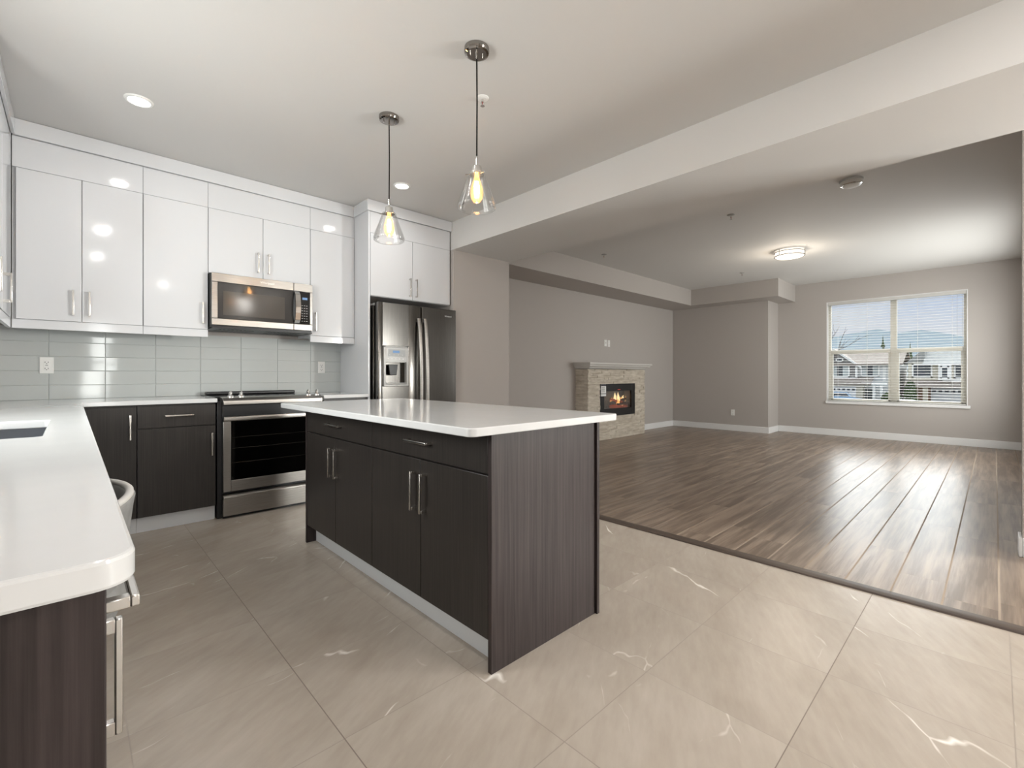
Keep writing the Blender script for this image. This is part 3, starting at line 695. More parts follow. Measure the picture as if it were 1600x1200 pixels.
# wall cabinet over the sink side, front facing +X
c = thing('wall_cabinet', (-.45, 3.83, 1.455), 'white wall cabinet over the sink side, cut off by the picture edge', 'cabinet', 'white gloss wall cabinets')
XL = -.28
part('carcass', B(-.618, XL - DT - .001, 3.3, 4.338, 1.455, H - .003), 'lacquer', c)
part('frieze', B(XL - DT, XL - .003, 3.3, 4.338, 2.435, 2.632, bev=.001), 'lacquer', c)
for a, b_, hy in ((3.3, 3.80, 3.34), (3.80, 4.31, 3.85)):
    d = front_x(c, 'door', a, b_, 1.457, 2.434, 'lacquer', XL, 1); bar_handle(d, 2, (XL, hy, 1.588), .17, (0, 1), out=.036, w=.013, post=.018)
part('filler', B(XL - DT, XL - .001, 4.312, 4.339, 1.457, 2.633), 'lacquer', c)
part('light_valance', B(XL - .02, XL - .001, 3.3, 4.338, 1.397, 1.454, bev=.001), 'lacquer', c)
# crown boards
def crown(name, bxs, label):
    mb = MB()
    for b_ in bxs: mb.box(*b_, bev=.002)
    single(name, mb, 'lacquer', label, 'crown moulding')
crown('crown_board', [(-.275, 2.006, YU - .018, YU + .002, 2.634, H - .002)], 'long white crown board along the top of the range-wall cabinets')
crown('crown_board', [(1.99, 2.956, YFC - .018, YFC + .001, 2.634, H - .002), (1.99, 2.0065, YFC + .001, YU - .019, 2.634, H - .002)], 'short white crown board round the top of the cabinet above the refrigerator')
crown('crown_board', [(XL - .002, XL + .016, 3.3, YU - .019, 2.634, H - .002)], 'white crown board over the sink-side wall cabinet')

# ------------------------------------------------------------------ microwave
mw = thing('microwave', (1.18, 4.45, 1.47), 'stainless over-the-range microwave with dark glass door under the short cabinet', 'microwave')
YM = 4.262
part('body', B(.792, 1.578, YM + .035, YR - .012, 1.478, 1.909, bev=.003), 'black', mw)
dr = MB()                                                   # door frame around the glass
dr.box(.797, 1.412, YM, YM + .034, 1.836, 1.906, .003); dr.box(.797, 1.412, YM, YM + .034, 1.492, 1.545, .003)
dr.box(.797, .838, YM, YM + .034, 1.546, 1.835, .003)
dd = part('door', dr, 'steel', mw)
part('window', B(.8385, 1.411, YM + .003, YM + .030, 1.546, 1.835, bev=.002), 'microwave_glass', dd)
part('screen', B(.875, 1.34, YM + .0015, YM + .0035, 1.575, 1.768, bev=.0006), 'microwave_mesh', dd)
hp = [(1.436, YM - .006, 1.826), (1.436, YM - .030, 1.80), (1.436, YM - .042, 1.74), (1.436, YM - .046, 1.69), (1.436, YM - .042, 1.64), (1.436, YM - .030, 1.58), (1.436, YM - .006, 1.556)]
hm = MB()
for i in range(len(hp) - 1):
    p, q = Vector(hp[i]), Vector(hp[i + 1])
    t = bmesh.new(); n_ = Vector((0, (q - p).z, -(q - p).y)).normalized() * .006
    vs = [(p.x + sx * .021, (p + n_ * sn).y, (p + n_ * sn).z) for sx, sn in ((-1, -1), (1, -1), (1, 1), (-1, 1))]
    ve = [(q.x + sx * .021, (q + n_ * sn).y, (q + n_ * sn).z) for sx, sn in ((-1, -1), (1, -1), (1, 1), (-1, 1))]
    a = [t.verts.new(v) for v in vs]; b_ = [t.verts.new(v) for v in ve]
    for k_ in range(4): t.faces.new((a[k_], a[(k_ + 1) % 4], b_[(k_ + 1) % 4], b_[k_]))
    t.faces.new(a); t.faces.new(b_); bmesh.ops.recalc_face_normals(t, faces=t.faces[:]); hm._merge(t)
part('handle', hm, 'chrome', dd, angle=25)
text_part('logo', 'Whirlpool', .026, (1.20, YM - .0006, 1.872), (math.pi / 2, 0, 0), 'logo', dd)
cp = MB(); cp.box(1.414, 1.575, YM, YM + .034, 1.836, 1.906, .003); cp.box(1.414, 1.575, YM, YM + .034, 1.492, 1.545, .003); cp.box(1.552, 1.575, YM, YM + .034, 1.546, 1.835, .003)
cpo = part('control_surround', cp, 'steel', mw)
cpp = part('control_panel', B(1.462, 1.5515, YM + .002, YM + .033, 1.546, 1.835, bev=.002), 'black_gloss', mw)
part('display', B(1.487, 1.53, YM + .0008, YM + .0025, 1.765, 1.785), 'blue_led', cpp)
kb = MB()
for r_ in range(7):
    for q in range(3): kb.box(1.480 + q * .020, 1.491 + q * .020, YM + .0012, YM + .0025, 1.572 + r_ * .023, 1.576 + r_ * .023)
part('keypad', kb, 'grey_plastic', cpp)
vt = MB(); vt.box(.80, 1.575, YM + .01, YR - .03, 1.466, 1.479, .003)
for i in range(9): vt.box(.86 + i * .03, .875 + i * .03, 4.33, 4.55, 1.463, 1.467); vt.box(1.24 + i * .03, 1.255 + i * .03, 4.33, 4.55, 1.463, 1.467)
part('vent_base', vt, 'black', mw)

# ------------------------------------------------------------------ range
rg = thing('range', (1.19, 4.35, 0), 'stainless slide-in electric range with black glass oven door and side knobs', 'range')
X0, X1, YRG = .796, 1.584, 4.02
part('body', B(X0, X1, 4.072, YR - .03, .0, .895, bev=.003).box(X0 + .03, X1 - .03, YRG + .03, 4.08, .19, .86), 'black', rg)
part('cooktop', B(X0 - .004, X1 + .004, 4.115, YR - .03, .896, .925, bev=.004), 'black_gloss', rg)
part('rear_vent', B(X0 + .02, X1 - .06, 4.56, YR - .035, .9255, .952, bev=.008), 'black', rg)
pc = MB().prism([(3.995, .868), (3.995, .898), (4.03, .918), (4.114, .926), (4.114, .868)], 0, .822, 1.560, bev=.003)
ctl = part('control_panel', pc, 'steel', rg)
for x in (.884, .956, 1.465, 1.538):
    kn = MB().lathe([(0, .962), (.010, .962), (.0125, .958), (.0125, .938), (.019, .936), (.023, .928), (.024, .918), (0, .918)], (x, 4.065), 24)
    kn.box(x - .0035, x + .0035, 4.065 - .014, 4.065 + .014, .958, .970, .0015)
    part('knob', kn, 'chrome', rg)
for x, y, r_ in ((1.0, 4.25, .10), (1.38, 4.25, .085), (1.0, 4.46, .075), (1.38, 4.46, .10)):
    part('burner_ring', MB().lathe([(r_ - .002, .9255), (r_, .9255)], (x, y), 40), 'grey_plastic', rg)
od = MB()
od.box(.826, .878, YRG, YRG + .03, .206, .742, .004); od.box(1.504, 1.556, YRG, YRG + .03, .206, .742, .004); od.box(.878, 1.504, YRG, YRG + .03, .206, .290, .004)
odo = part('oven_door', od, 'steel', rg)
part('handle', B(.826, 1.556, YRG - .012, YRG + .018, .743, .777, bev=.006, seg=3), 'steel', odo)
part('window', B(.8785, 1.5035, YRG + .003, YRG + .011, .2905, .7425), 'oven_glass', odo)
rk = MB()
for z in (.42, .53, .615):
    rk.cyl((.885, 4.0345, z), (1.498, 4.0345, z), .003, 8)
part('oven_rack', rk, 'handle', rg)
part('oven_cavity', B(.8785, 1.5035, 4.040, 4.049, .2905, .7425), 'black_matte', rg)
wd = part('warming_drawer', B(.826, 1.556, YRG, YRG + .03, .022, .150, bev=.004), 'steel', rg)
part('handle', MB().prism([(YRG - .014, .152), (YRG - .016, .172), (YRG + .010, .186), (YRG + .03, .186), (YRG + .03, .152)], 0, .826, 1.556, bev=.002), 'steel', wd)
part('foot', B(.83, 1.55, 4.06, 4.09, 0, .02), 'black', rg)

# ------------------------------------------------------------------ refrigerator
fr = thing('refrigerator', (2.5, 4.33, 0), 'dark stainless side-by-side refrigerator with ice and water dispenser', 'refrigerator')
YFR = 3.955
part('cabinet', B(2.052, 2.948, 4.045, YR - .03, .03, 1.752, bev=.006), 'dark_steel', fr)
for q in (2.06, 2.86): part('hinge_cover', B(q, q + .08, 4.035, 4.14, 1.753, 1.775, bev=.006), 'grey_plastic', fr)
part('base_grille', B(2.06, 2.94, 4.02, 4.044, .03, .10), 'black', fr)
DX0, DX1, DZ0, DZ1 = 2.108, 2.376, .985, 1.372
ld = MB(); y0, y1 = YFR, YFR + .075
ld.box(2.058, DX0, y0, y1, .11, 1.778, .006); ld.box(DX1, 2.518, y0, y1, .11, 1.778, .006)
ld.box(DX0 - .004, DX1 + .004, y0 + .0002, y1, .11, DZ0, .0); ld.box(DX0 - .004, DX1 + .004, y0 + .0002, y1, DZ1, 1.776, .0)
do = part('door', ld, 'dark_steel', fr, angle=30)
dp = MB(); zz = 1.215
dp.box(DX0, DX0 + .026, y0 - .010, y0 + .03, DZ0, DZ1, .006); dp.box(DX1 - .026, DX1, y0 - .010, y0 + .03, DZ0, DZ1, .006)
dp.box(DX0, DX1, y0 - .012, y0 + .03, DZ0, DZ0 + .022, .006); dp.box(DX0, DX1, y0 - .010, y0 + .03, DZ1 - .02, DZ1, .006)
dp.box(DX0 + .02, DX1 - .02, y0 - .007, y0 + .03, zz, DZ1 - .01, .003)
part('dispenser_bezel', dp, 'silver_plastic', do)
dc = MB(); dc.box(DX0 + .022, DX1 - .022, y0 + .066, y0 + .070, DZ0 + .02, zz); dc.box(DX0 + .02, DX1 - .02, y0 + .002, y0 + .07, DZ0 + .012, DZ0 + .024)
dc.box(DX0 + .018, DX0 + .024, y0 + .002, y0 + .07, DZ0 + .02, zz); dc.box(DX1 - .024, DX1 - .018, y0 + .002, y0 + .07, DZ0 + .02, zz); dc.box(DX0 + .02, DX1 - .02, y0 + .002, y0 + .07, zz - .004, zz + .004)
part('dispenser_recess', dc, 'dark_steel', do)
part('dispenser_paddle', MB().prism([(2.175, 1.195), (2.275, 1.195), (2.262, 1.092), (2.19, 1.092)], 1, y0 + .02, y0 + .035, bev=.004), 'black', do)
part('drip_tray', B(DX0 + .026, DX1 - .026, y0 - .004, y0 + .06, DZ0 + .0245, DZ0 + .034, bev=.002), 'grey_plastic', do)
part('dispenser_panel', B(DX0 + .05, DX1 - .04, y0 - .0085, y0 - .0065, 1.27, 1.338, bev=.0005), mat('panel_grey', (.36, .37, .37), .35), do)
part('display', B(2.205, 2.275, y0 - .0095, y0 - .008, 1.304, 1.326), 'blue_led', do)
for q in range(5): part('dispenser_button', B(2.15 + q * .04, 2.16 + q * .04, y0 - .0085, y0 - .0065, 1.245, 1.250), 'white_plastic', do)
for q in range(4): part('dispenser_button', B(2.168 + q * .045, 2.174 + q * .045, y0 - .0095, y0 - .008, 1.282, 1.288), 'white_plastic', do)
rd = part('door', B(2.530, 2.952, y0, y1, .11, 1.778, bev=.006), 'dark_steel', fr)
for par, x, s_ in ((do, 2.488, -1), (rd, 2.560, 1)):
    pts = []
    for k_ in range(15):
        u = k_ / 14; bow = math.sin(math.pi * u)
        pts.append((x + s_ * .012 * (1 - bow) * 0 + .006 * bow, y0 - .018 - .042 * bow ** .6, .32 + (1.655 - .32) * u))
    hm = MB()
    t = bmesh.new(); rings = []
    for p in pts:
        hw, th = .019, .009
        rings.append([t.verts.new((p[0] + dx, p[1] + dy, p[2])) for dx, dy in ((-hw, th), (-hw * .8, -th * .5), (-hw * .3, -th), (hw * .3, -th), (hw * .8, -th * .5), (hw, th))])
    for a, b_ in zip(rings, rings[1:]):
        for q in range(6): t.faces.new((a[q], a[(q + 1) % 6], b_[(q + 1) % 6], b_[q]))
    t.faces.new(rings[0]); t.faces.new(rings[-1]); bmesh.ops.recalc_face_normals(t, faces=t.faces[:]); hm._merge(t)
    for z in (.335, 1.64): hm.box(x - .014, x + .014, y0 - .024, y0 + .001, z - .02, z + .014, .003)
    part('handle', hm, 'steel', par, angle=50)
text_part('logo', 'Whirlpool', .021, (2.85, y0 - .0006, 1.705), (math.pi / 2, 0, 0), 'logo', rd)

# ------------------------------------------------------------------ tub stool tucked under the peninsula
st = thing('tub_chair', (-.205, 1.52, 0), 'grey upholstered tub chair tucked under the white peninsula counter', 'chair')
CX, CYY, RO, RI = -.205, 1.52, .322, .300
A0, APK = math.radians(125), math.radians(35)
def rim_z(a): return .655 + .150 * max(0, 1 - (abs(a - APK * .6) / (A0 + APK * .6)) ** 2.6)
def shell():
    t = bmesh.new(); N = 48; rows = []
    for k_ in range(N + 1):
        a = -A0 + 2 * A0 * k_ / N; zt_ = rim_z(a)
        prof = [(.20, .40), (.245, .43), (.29, .52), (RO - .004, zt_ - .03), (RO, zt_ - .006), (RO - .004, zt_), (RI + .004, zt_), (RI, zt_ - .006), (RI - .006, zt_ - .03), (.268, .53), (.225, .455)]
        rows.append([t.verts.new((CX + r_ * math.cos(a), CYY + r_ * math.sin(a), z_)) for r_, z_ in prof])
    for a, b_ in zip(rows, rows[1:]):
        for q in range(len(a)): t.faces.new((a[q], a[(q + 1) % len(a)], b_[(q + 1) % len(a)], b_[q]))
    t.faces.new(rows[0]); t.faces.new(rows[-1]); bmesh.ops.recalc_face_normals(t, faces=t.faces[:])
    m_ = MB(); m_._merge(t); return m_
bk_ = part('backrest', shell(), 'fabric', st, angle=60)
rim = []
for k_ in range(49):
    a = -A0 + 2 * A0 * k_ / 48; rim.append((CX + (RO - .011) * math.cos(a), CYY + (RO - .011) * math.sin(a), rim_z(a) + .001))
part('piping', MB().tube(rim, .0085, 10), 'piping', bk_, label='pale rounded rim', angle=60)
part('back_cushion', MB().tube([(CX + .262 * math.cos(a), CYY + .262 * math.sin(a), .575) for a in [math.radians(-70 + 7 * q) for q in range(21)]], [.02 + .028 * math.sin(math.pi * q / 20) ** .5 for q in range(21)], 14), 'fabric', st, angle=60)
part('seat', MB().lathe([(0, .40), (.20, .40), (.222, .415), (.226, .455), (.205, .478), (0, .485)], (CX, CYY), 40), 'fabric', st, angle=60)
for sx in (-1, 1):
    for sy in (-1, 1):
        part('leg', MB().tube([(CX + sx * .13, CYY + sy * .13, .401), (CX + sx * .18, CYY + sy * .18, 0)], [.016, .010], 12), 'black', st)

# ------------------------------------------------------------------ ceiling fittings
def pot_light(x, y, z, label, k=1.0):
    r = thing('pot_light', (x, y, z - .012), label, 'recessed light', 'recessed pot lights in the kitchen ceiling')
    part('trim_ring', MB().lathe([(.052, z - .004), (.056, z - .009), (.066, z - .008), (.072, z), (.052, z)], (x, y), 36, close=True), 'white_plastic', r)
    part('lens', MB().lathe([(0, z - .0065), (.053, z - .005)], (x, y), 36), 'pot_lens', r)
    l = area_light('pot_light_lamp', (x, y, z - .014), (0, 0, 0), .10, .10, POT_W * k, (1, .97, .94), 'DISK')
pot_light(.291, 3.543, H, 'round recessed pot light in the ceiling before the corner cabinets')
pot_light(2.075, 3.559, H, 'round recessed pot light in the ceiling between the two pendants')
pot_light(.25, 1.75, H, 'recessed pot light above the peninsula, out of view', 2.0)
pot_light(.25, .15, H, 'recessed pot light above the end of the peninsula, out of view', 2.0)
pot_light(2.1, -.2, H, 'added recessed fill light by the dining side, out of view', 2.2)  # this and the next are unseen lamps added for ambient light
pot_light(1.2, -1.7, H, 'added recessed fill light toward the back window, out of view', 2.2)

def pendant(x, y, zb, label, can_w):
    p = thing('pendant_light', (x, y, zb), label, 'pendant light', 'clear glass pendants over the island')
    can = MB().lathe([(0, H - .030), (.050, H - .030), (.060, H - .026), (.063, H - .018), (.063, H - .001), (0, H - .001)], (x, y), 48)
    can = part('canopy', can, 'gunmetal', p)
    part('cord_grip', MB().cyl((x, y, H - .031), (x, y, H - .055), .0055, 12), 'chrome', can)
    for s_ in (-1, 1): part('canopy_stud', MB().cyl((x + s_ * .030, y - s_ * .012, H - .029), (x + s_ * .030, y - s_ * .012, H - .042), .0028, 8), 'chrome', can)
    top = zb + .268
    part('cord', MB().tube([(x, y, H - .05), (x + .002, y, (H + top) / 2), (x, y, top - .004)], .0038, 8), 'cord', p)
    sk_ = MB().lathe([(0, top), (.0055, top), (.0055, top - .042), (.010, top - .047), (.022, top - .05), (.025, top - .056), (.025, top - .082), (.030, top - .086), (.036, top - .089), (.036, top - .094), (0, top - .094)], (x, y), 32)
    part('socket', sk_, 'chrome', p)
    hz_ = top - .092
    for a in (0.5, 2.6, 4.7):
        part('thumb_screw', MB().cyl((x + .034 * math.cos(a), y + .034 * math.sin(a), hz_), (x + .058 * math.cos(a), y + .058 * math.sin(a), hz_ - .004), .003, 8), 'chrome', p)
    g = MB().lathe([(.044, hz_ + .002), (.046, hz_ - .008), (.060, hz_ - .05), (.090, hz_ - .130), (.098, hz_ - .155), (.097, hz_ - .168), (.090, hz_ - .174), (.086, hz_ - .172), (.092, hz_ - .164), (.094, hz_ - .155), (.086, hz_ - .130), (.056, hz_ - .05), (.0435, hz_ - .008), (.041, hz_ + .002)], (x, y), 48, close=True)
    part('glass_shade', g, 'shade_glass', p)
    b_ = MB().lathe([(.012, hz_ - .004), (.014, hz_ - .018), (.022, hz_ - .04), (.031, hz_ - .07), (.033, hz_ - .095), (.028, hz_ - .12), (.016, hz_ - .138), (0, hz_ - .143)], (x, y), 32)
    bu = part('bulb', b_, 'bulb_glass', p)
    fl = MB()
    for k_ in range(6):
        a = k_ * math.pi / 3
        fl.tube([(x + .008 * math.cos(a), y + .008 * math.sin(a), hz_ - .036), (x + .013 * math.cos(a), y + .013 * math.sin(a), hz_ - .075), (x + .007 * math.cos(a), y + .007 * math.sin(a), hz_ - .115)], .0032, 6)
    part('filament', fl, 'filament', bu)
    l = bpy.data.lights.new('pendant_glow', 'POINT'); l.energy = PEND_W; l.color = (1, .66, .36); l.shadow_soft_size = .02
    o = bpy.data.objects.new('pendant_glow', l); COL.objects.link(o); o.location = (x, y, hz_ - .078)
pendant(1.462, 2.665, 1.945, 'clear glass pendant hanging over the far end of the island', 1)
pendant(1.476, 1.803, 1.928, 'clear glass pendant hanging over the near end of the island', 1)

def sprinkler(x, y, z, label, m='white_plastic'):
    s_ = thing('fire_sprinkler', (x, y, z - .05), label, 'sprinkler', 'ceiling fire sprinklers')
    part('escutcheon', MB().lathe([(0, z - .008), (.022, z - .009), (.036, z - .004), (.038, z - .0005), (0, z - .0005)], (x, y), 32), m, s_)
    hd = MB().cyl((x, y, z - .008), (x, y, z - .026), .007, 12)
    for q in (-1, 1): hd.tube([(x + q * .007, y, z - .02), (x + q * .013, y, z - .034), (x, y, z - .046)], .002, 6)
    hd.lathe([(0, z - .046), (.013, z - .047), (.013, z - .049), (0, z - .049)], (x, y), 20)
    part('head', hd, 'chrome', s_); part('glass_bulb', MB().cyl((x, y, z - .026), (x, y, z - .045), .0025, 8), mat('red_fluid', (.3, .02, .02), .2), s_)
sprinkler(1.764, 2.101, H, 'small white fire sprinkler on the kitchen ceiling beside the near pendant cord')
sprinkler(5.05, 1.93, HL, 'fire sprinkler on the living room ceiling close behind the beam', 'silver_plastic')
sprinkler(8.05, 2.90, HL, 'fire sprinkler on the living room ceiling by the bulkhead corner', 'silver_plastic')
sprinkler(5.42, 3.80, HL, 'fire sprinkler on the living room ceiling above the fireplace side', 'silver_plastic')

x, y, z = 4.90, .862, HL
sm = thing('smoke_alarm', (x, y, z - .06), 'round smoke alarm on the living room ceiling beside the beam', 'smoke alarm')
part('base_plate', MB().lathe([(0, z - .018), (.082, z - .018), (.086, z - .012), (.086, z - .001), (0, z - .001)], (x, y), 40), 'grey_plastic', sm)
part('body', MB().lathe([(0, z - .050), (.070, z - .050), (.078, z - .044), (.080, z - .0185), (0, z - .0185)], (x, y), 40), 'chrome', sm)
part('cover', MB().lathe([(0, z - .066), (.035, z - .064), (.056, z - .058), (.062, z - .051), (0, z - .0505)], (x, y), 40), 'white_plastic', sm)

def flush_light(x, y, z, label, watts, dz, color):
    fl = thing('flush_ceiling_light', (x, y, z - .11), label, 'ceiling light', 'flush ceiling lights')
    part('diffuser', MB().lathe([(0, z - .098), (.10, z - .096), (.16, z - .088), (.172, z - .078), (.172, z - .012), (0, z - .012)], (x, y), 48), 'lamp_diffuser', fl)
    for zr in (.082, .030):
        part('ring', MB().lathe([(.174, z - zr), (.184, z - zr), (.184, z - zr + .010), (.174, z - zr + .010)], (x, y), 48, close=True), 'gunmetal', fl)
    for k_ in range(3):
        a = .6 + k_ * 2.094; part('post', MB().cyl((x + .181 * math.cos(a), y + .181 * math.sin(a), z - .08), (x + .181 * math.cos(a), y + .181 * math.sin(a), z - .001), .004, 8), 'gunmetal', fl)
    l = bpy.data.lights.new('flush_glow', 'POINT'); l.energy = watts; l.color = color; l.shadow_soft_size = .15
    o = bpy.data.objects.new('flush_glow', l); COL.objects.link(o); o.location = (x, y, z - dz)
flush_light(7.08, 1.935, HL, 'lit round flush-mount light with thin metal rings on the living room ceiling', FLUSH_W, .24, (1, .88, .72))
flush_light(2.45, -1.8, H, 'added round flush-mount fill light on the dining ceiling, out of view', DIN_W, .24, (1, .955, .90))  # unseen lamp added behind the camera to brighten the walls

# ------------------------------------------------------------------ outlets and plates
def wall_plate(name, c, normal, label, cat, kind, w=.072, h=.116, m='white_plastic', group='white outlets'):
    """plate on a wall: normal (axis, sign)"""
    t_ = thing(name, c, label, cat, group); na, ns = normal; oa = 1 - na
    def bx(du, dv, w_, h_, d0, d1, bev=.001):
        lo, hi = [0, 0, 0], [0, 0, 0]
        lo[oa], hi[oa] = c[oa] + du - w_ / 2, c[oa] + du + w_ / 2; lo[2], hi[2] = c[2] + dv - h_ / 2, c[2] + dv + h_ / 2
        a, b_ = sorted((c[na] + ns * d0, c[na] + ns * d1)); lo[na], hi[na] = a, b_
        return MB().box(lo[0], hi[0], lo[1], hi[1], lo[2], hi[2], bev)
    part('plate', bx(0, 0, w, h, 0, .006, .002), m, t_)
    if kind == 'outlet':
        for dv in (-.026, .026):
            q = part('receptacle', bx(0, dv, .036, .030, .0055, .0075), m, t_)
            s_ = bx(-.008, dv + .003, .003, .010, .007, .0079, 0); s2 = bx(.008, dv + .003, .003, .009, .007, .0079, 0); s3 = bx(0, dv - .008, .005, .005, .007, .0079, 0)
            s_._merge(s2.bm); s_._merge(s3.bm); part('slot', s_, 'ink', q)
    elif kind == 'gfci':
        q = part('receptacle', bx(0, 0, .034, .068, .0055, .0075), m, t_)
        s_ = bx(-.008, .022, .003, .010, .007, .0079, 0)
        for du, dv, a, b_ in ((.008, .022, .003, .009), (0, .012, .005, .005), (-.008, -.022, .003, .010), (.008, -.022, .003, .009), (0, -.031, .005, .005), (0, 0, .014, .003)):
            s_._merge(bx(du, dv, a, b_, .007, .0079, 0).bm)
        part('slot', s_, 'ink', q)
    elif kind == 'coax':
        part('jack', bx(0, .0, .02, .02, .0055, .012, .003), 'chrome', t_)
    return t_
wall_plate('outlet', (-.130, YR - .0095, 1.163), (1, -1), 'white double outlet on the glass tile below the corner cabinets', 'outlet', 'gfci')
wall_plate('outlet', (1.812, YR - .0095, 1.170), (1, -1), 'white outlet on the glass tile near the refrigerator panel', 'outlet', 'gfci')
wall_plate('outlet', (XBUMP, 3.55, .356), (0, -1), 'white outlet low on the greige wall by the fireplace corner', 'outlet', 'outlet')
wall_plate('cable_plate', (6.89, YFW, 1.662), (1, -1), 'small white cable plate above the fireplace mantel, beside the outlet', 'wall plate', 'coax', group='plates above the mantel')
wall_plate('outlet', (6.99, YFW, 1.658), (1, -1), 'small white outlet above the fireplace mantel, beside the cable plate', 'outlet', 'outlet', group='plates above the mantel')

# ------------------------------------------------------------------ fireplace
fp = thing('fireplace', (7.0, 4.66, 0), 'electric fireplace with cream stacked-stone surround and white mantel', 'fireplace')
FX0, FX1, FY = 6.05, 7.77, 4.55
IX0, IX1, IZ0, IZ1 = 6.367, 7.44, .385, .94
sto = MB()
sto.box(FX0, FX1, FY + .012, YFW - .001, 0, IZ0); sto.box(FX0, FX1, FY + .012, YFW - .001, IZ1, 1.19)
sto.box(FX0, IX0, FY + .012, YFW - .001, IZ0, IZ1); sto.box(IX1, FX1, FY + .012, YFW - .001, IZ0, IZ1); sto.box(IX0, IX1, 4.74, YFW - .001, IZ0, IZ1)
rs = random.Random(3)
z = 0.0
while z < 1.185:
    h_ = rs.choice((.028, .036, .046)); z1 = min(z + h_, 1.19); x = FX0 - .012
    while x < FX1 + .01:
        w_ = rs.uniform(.10, .34); xa, xb = x, min(x + w_, FX1 + .012); d_ = rs.uniform(0, .014)
        segs = [(xa, xb)]
        if z1 > IZ0 + .002 and z < IZ1 - .002:
            segs = [s_ for s_ in ((xa, min(xb, IX0)), (max(xa, IX1), xb)) if s_[1] - s_[0] > .012]
        for s_ in segs: sto.box(s_[0], s_[1] - .0015, FY - .004 - d_, FY + .0125, z, z1 - .0012, .002, 1)
        x = xb
    y = FY - .006
    while y < YFW - .01:
        w_ = rs.uniform(.08, .2); ya, yb = y, min(y + w_, YFW - .001); d_ = rs.uniform(0, .010)
        sto.box(FX0 - .012 - d_, FX0, ya, yb - .0015, z, z1 - .0012, .002, 1); y = yb
    z = z1
part('stone_surround', sto, 'stone', fp)
mp = [(4.505, 1.196), (4.485, 1.225), (4.465, 1.235), (4.455, 1.262), (4.435, 1.268), (4.435, 1.296), (YFW - .001, 1.296), (YFW - .001, 1.196)]
mt = MB()
t = bmesh.new()
lv = [t.verts.new((FX0 - .03 - (4.505 - p[0]) * (p[0] < 4.6), p[0], p[1])) for p in mp]; rvv = [t.verts.new((FX1 + .03 + (4.505 - p[0]) * (p[0] < 4.6), p[0], p[1])) for p in mp]
lv[-1].co.x = FX0 - .03; lv[-2].co.x = FX0 - .10; rvv[-1].co.x = FX1 + .03; rvv[-2].co.x = FX1 + .10
t.faces.new(lv); t.faces.new(rvv)
for i in range(len(mp)): t.faces.new((lv[i], lv[(i + 1) % len(mp)], rvv[(i + 1) % len(mp)], rvv[i]))
bmesh.ops.recalc_face_normals(t, faces=t.faces[:]); mt._merge(t)
part('mantel', mt, mat('greyed_mantel_paint', (.60, .58, .55), .5), fp, angle=25)
ins = MB(); fw_ = .115
ins.box(IX0 + .002, IX0 + fw_, FY - .012, FY + .02, IZ0 + .002, IZ1 - .002, .003); ins.box(IX1 - fw_, IX1 - .002, FY - .012, FY + .02, IZ0 + .002, IZ1 - .002, .003)
ins.box(IX0 + fw_, IX1 - fw_, FY - .012, FY + .02, IZ1 - .125, IZ1 - .002, .003); ins.box(IX0 + fw_, IX1 - fw_, FY - .012, FY + .02, IZ0 + .002, IZ0 + .13, .003)
ino = part('insert_frame', ins, 'fire_black', fp)
part('firebox', MB().box(IX0 + .06, IX1 - .06, 4.725, 4.735, IZ0 + .06, IZ1 - .06).box(IX0 + .06, IX1 - .06, FY + .021, 4.73, IZ0 + .10, IZ0 + .115), mat('firebox_back', (.075, .07, .07), .5), fp)
part('glass', B(IX0 + fw_ - .005, IX1 - fw_ + .005, FY + .004, FY + .008, IZ0 + .125, IZ1 - .12), clear_glass('fire_glass', (.95, .95, .95), .02, .7), fp)
part('control_light', B(6.88, 6.96, FY - .0135, FY - .0115, .835, .842), mat('red_led', (.2, .02, .02), .4, emit=(1, .1, .05), es=.4), ino)
def rough_log(p, q, r_):
    p, q = Vector(p), Vector(q); n_ = 9; rr = random.Random(int(p.x * 1000 + p.z * 977))
    return MB().tube([p.lerp(q, i / (n_ - 1)) + Vector((0, rr.uniform(-.006, .006), rr.uniform(-.008, .008))) for i in range(n_)], [r_ * rr.uniform(.8, 1.15) for _ in range(n_)], 10)
zf = IZ0 + .116
for p, q, r_, mm in (((6.66, 4.62, zf + .035), (7.16, 4.63, zf + .035), .034, 'ember'), ((6.70, 4.67, zf + .04), (7.22, 4.68, zf + .05), .036, 'log'), ((6.68, 4.64, zf + .095), (7.18, 4.66, zf + .16), .028, 'log'),
                     ((6.72, 4.66, zf + .16), (7.02, 4.62, zf + .10), .026, 'ember'), ((6.84, 4.60, zf + .08), (7.20, 4.61, zf + .06), .022, 'log')):
    part('log', rough_log((p[0] + .13, p[1], p[2]), (q[0] + .13, q[1], q[2]), r_), mm, fp)
eb = MB(); rr = random.Random(9)
for i in range(40):
    x_, y_ = rr.uniform(6.60, 7.28), rr.uniform(4.585, 4.70); r_ = rr.uniform(.008, .018)
    eb.lathe([(0, zf), (r_, zf + .002), (r_ * .7, zf + r_), (0, zf + r_ * 1.2)], (x_, y_), 6)
part('ember_bed', eb, mat('ash_stone', (.25, .22, .2), .8), fp, kind='stuff')
def flame_mb(x_, y_, z_, h_, r_, lean):
    ps, rs_ = [], []
    for k_ in range(9):
        u = k_ / 8; ps.append((x_ + .13 + lean * u * u + .006 * math.sin(6 * u + x_ * 9), y_, z_ + h_ * u)); rs_.append(max(.0015, r_ * (math.sin(math.pi * (u * .75 + .25)) ** 1.3)))
    return MB().tube(ps, rs_, 10)
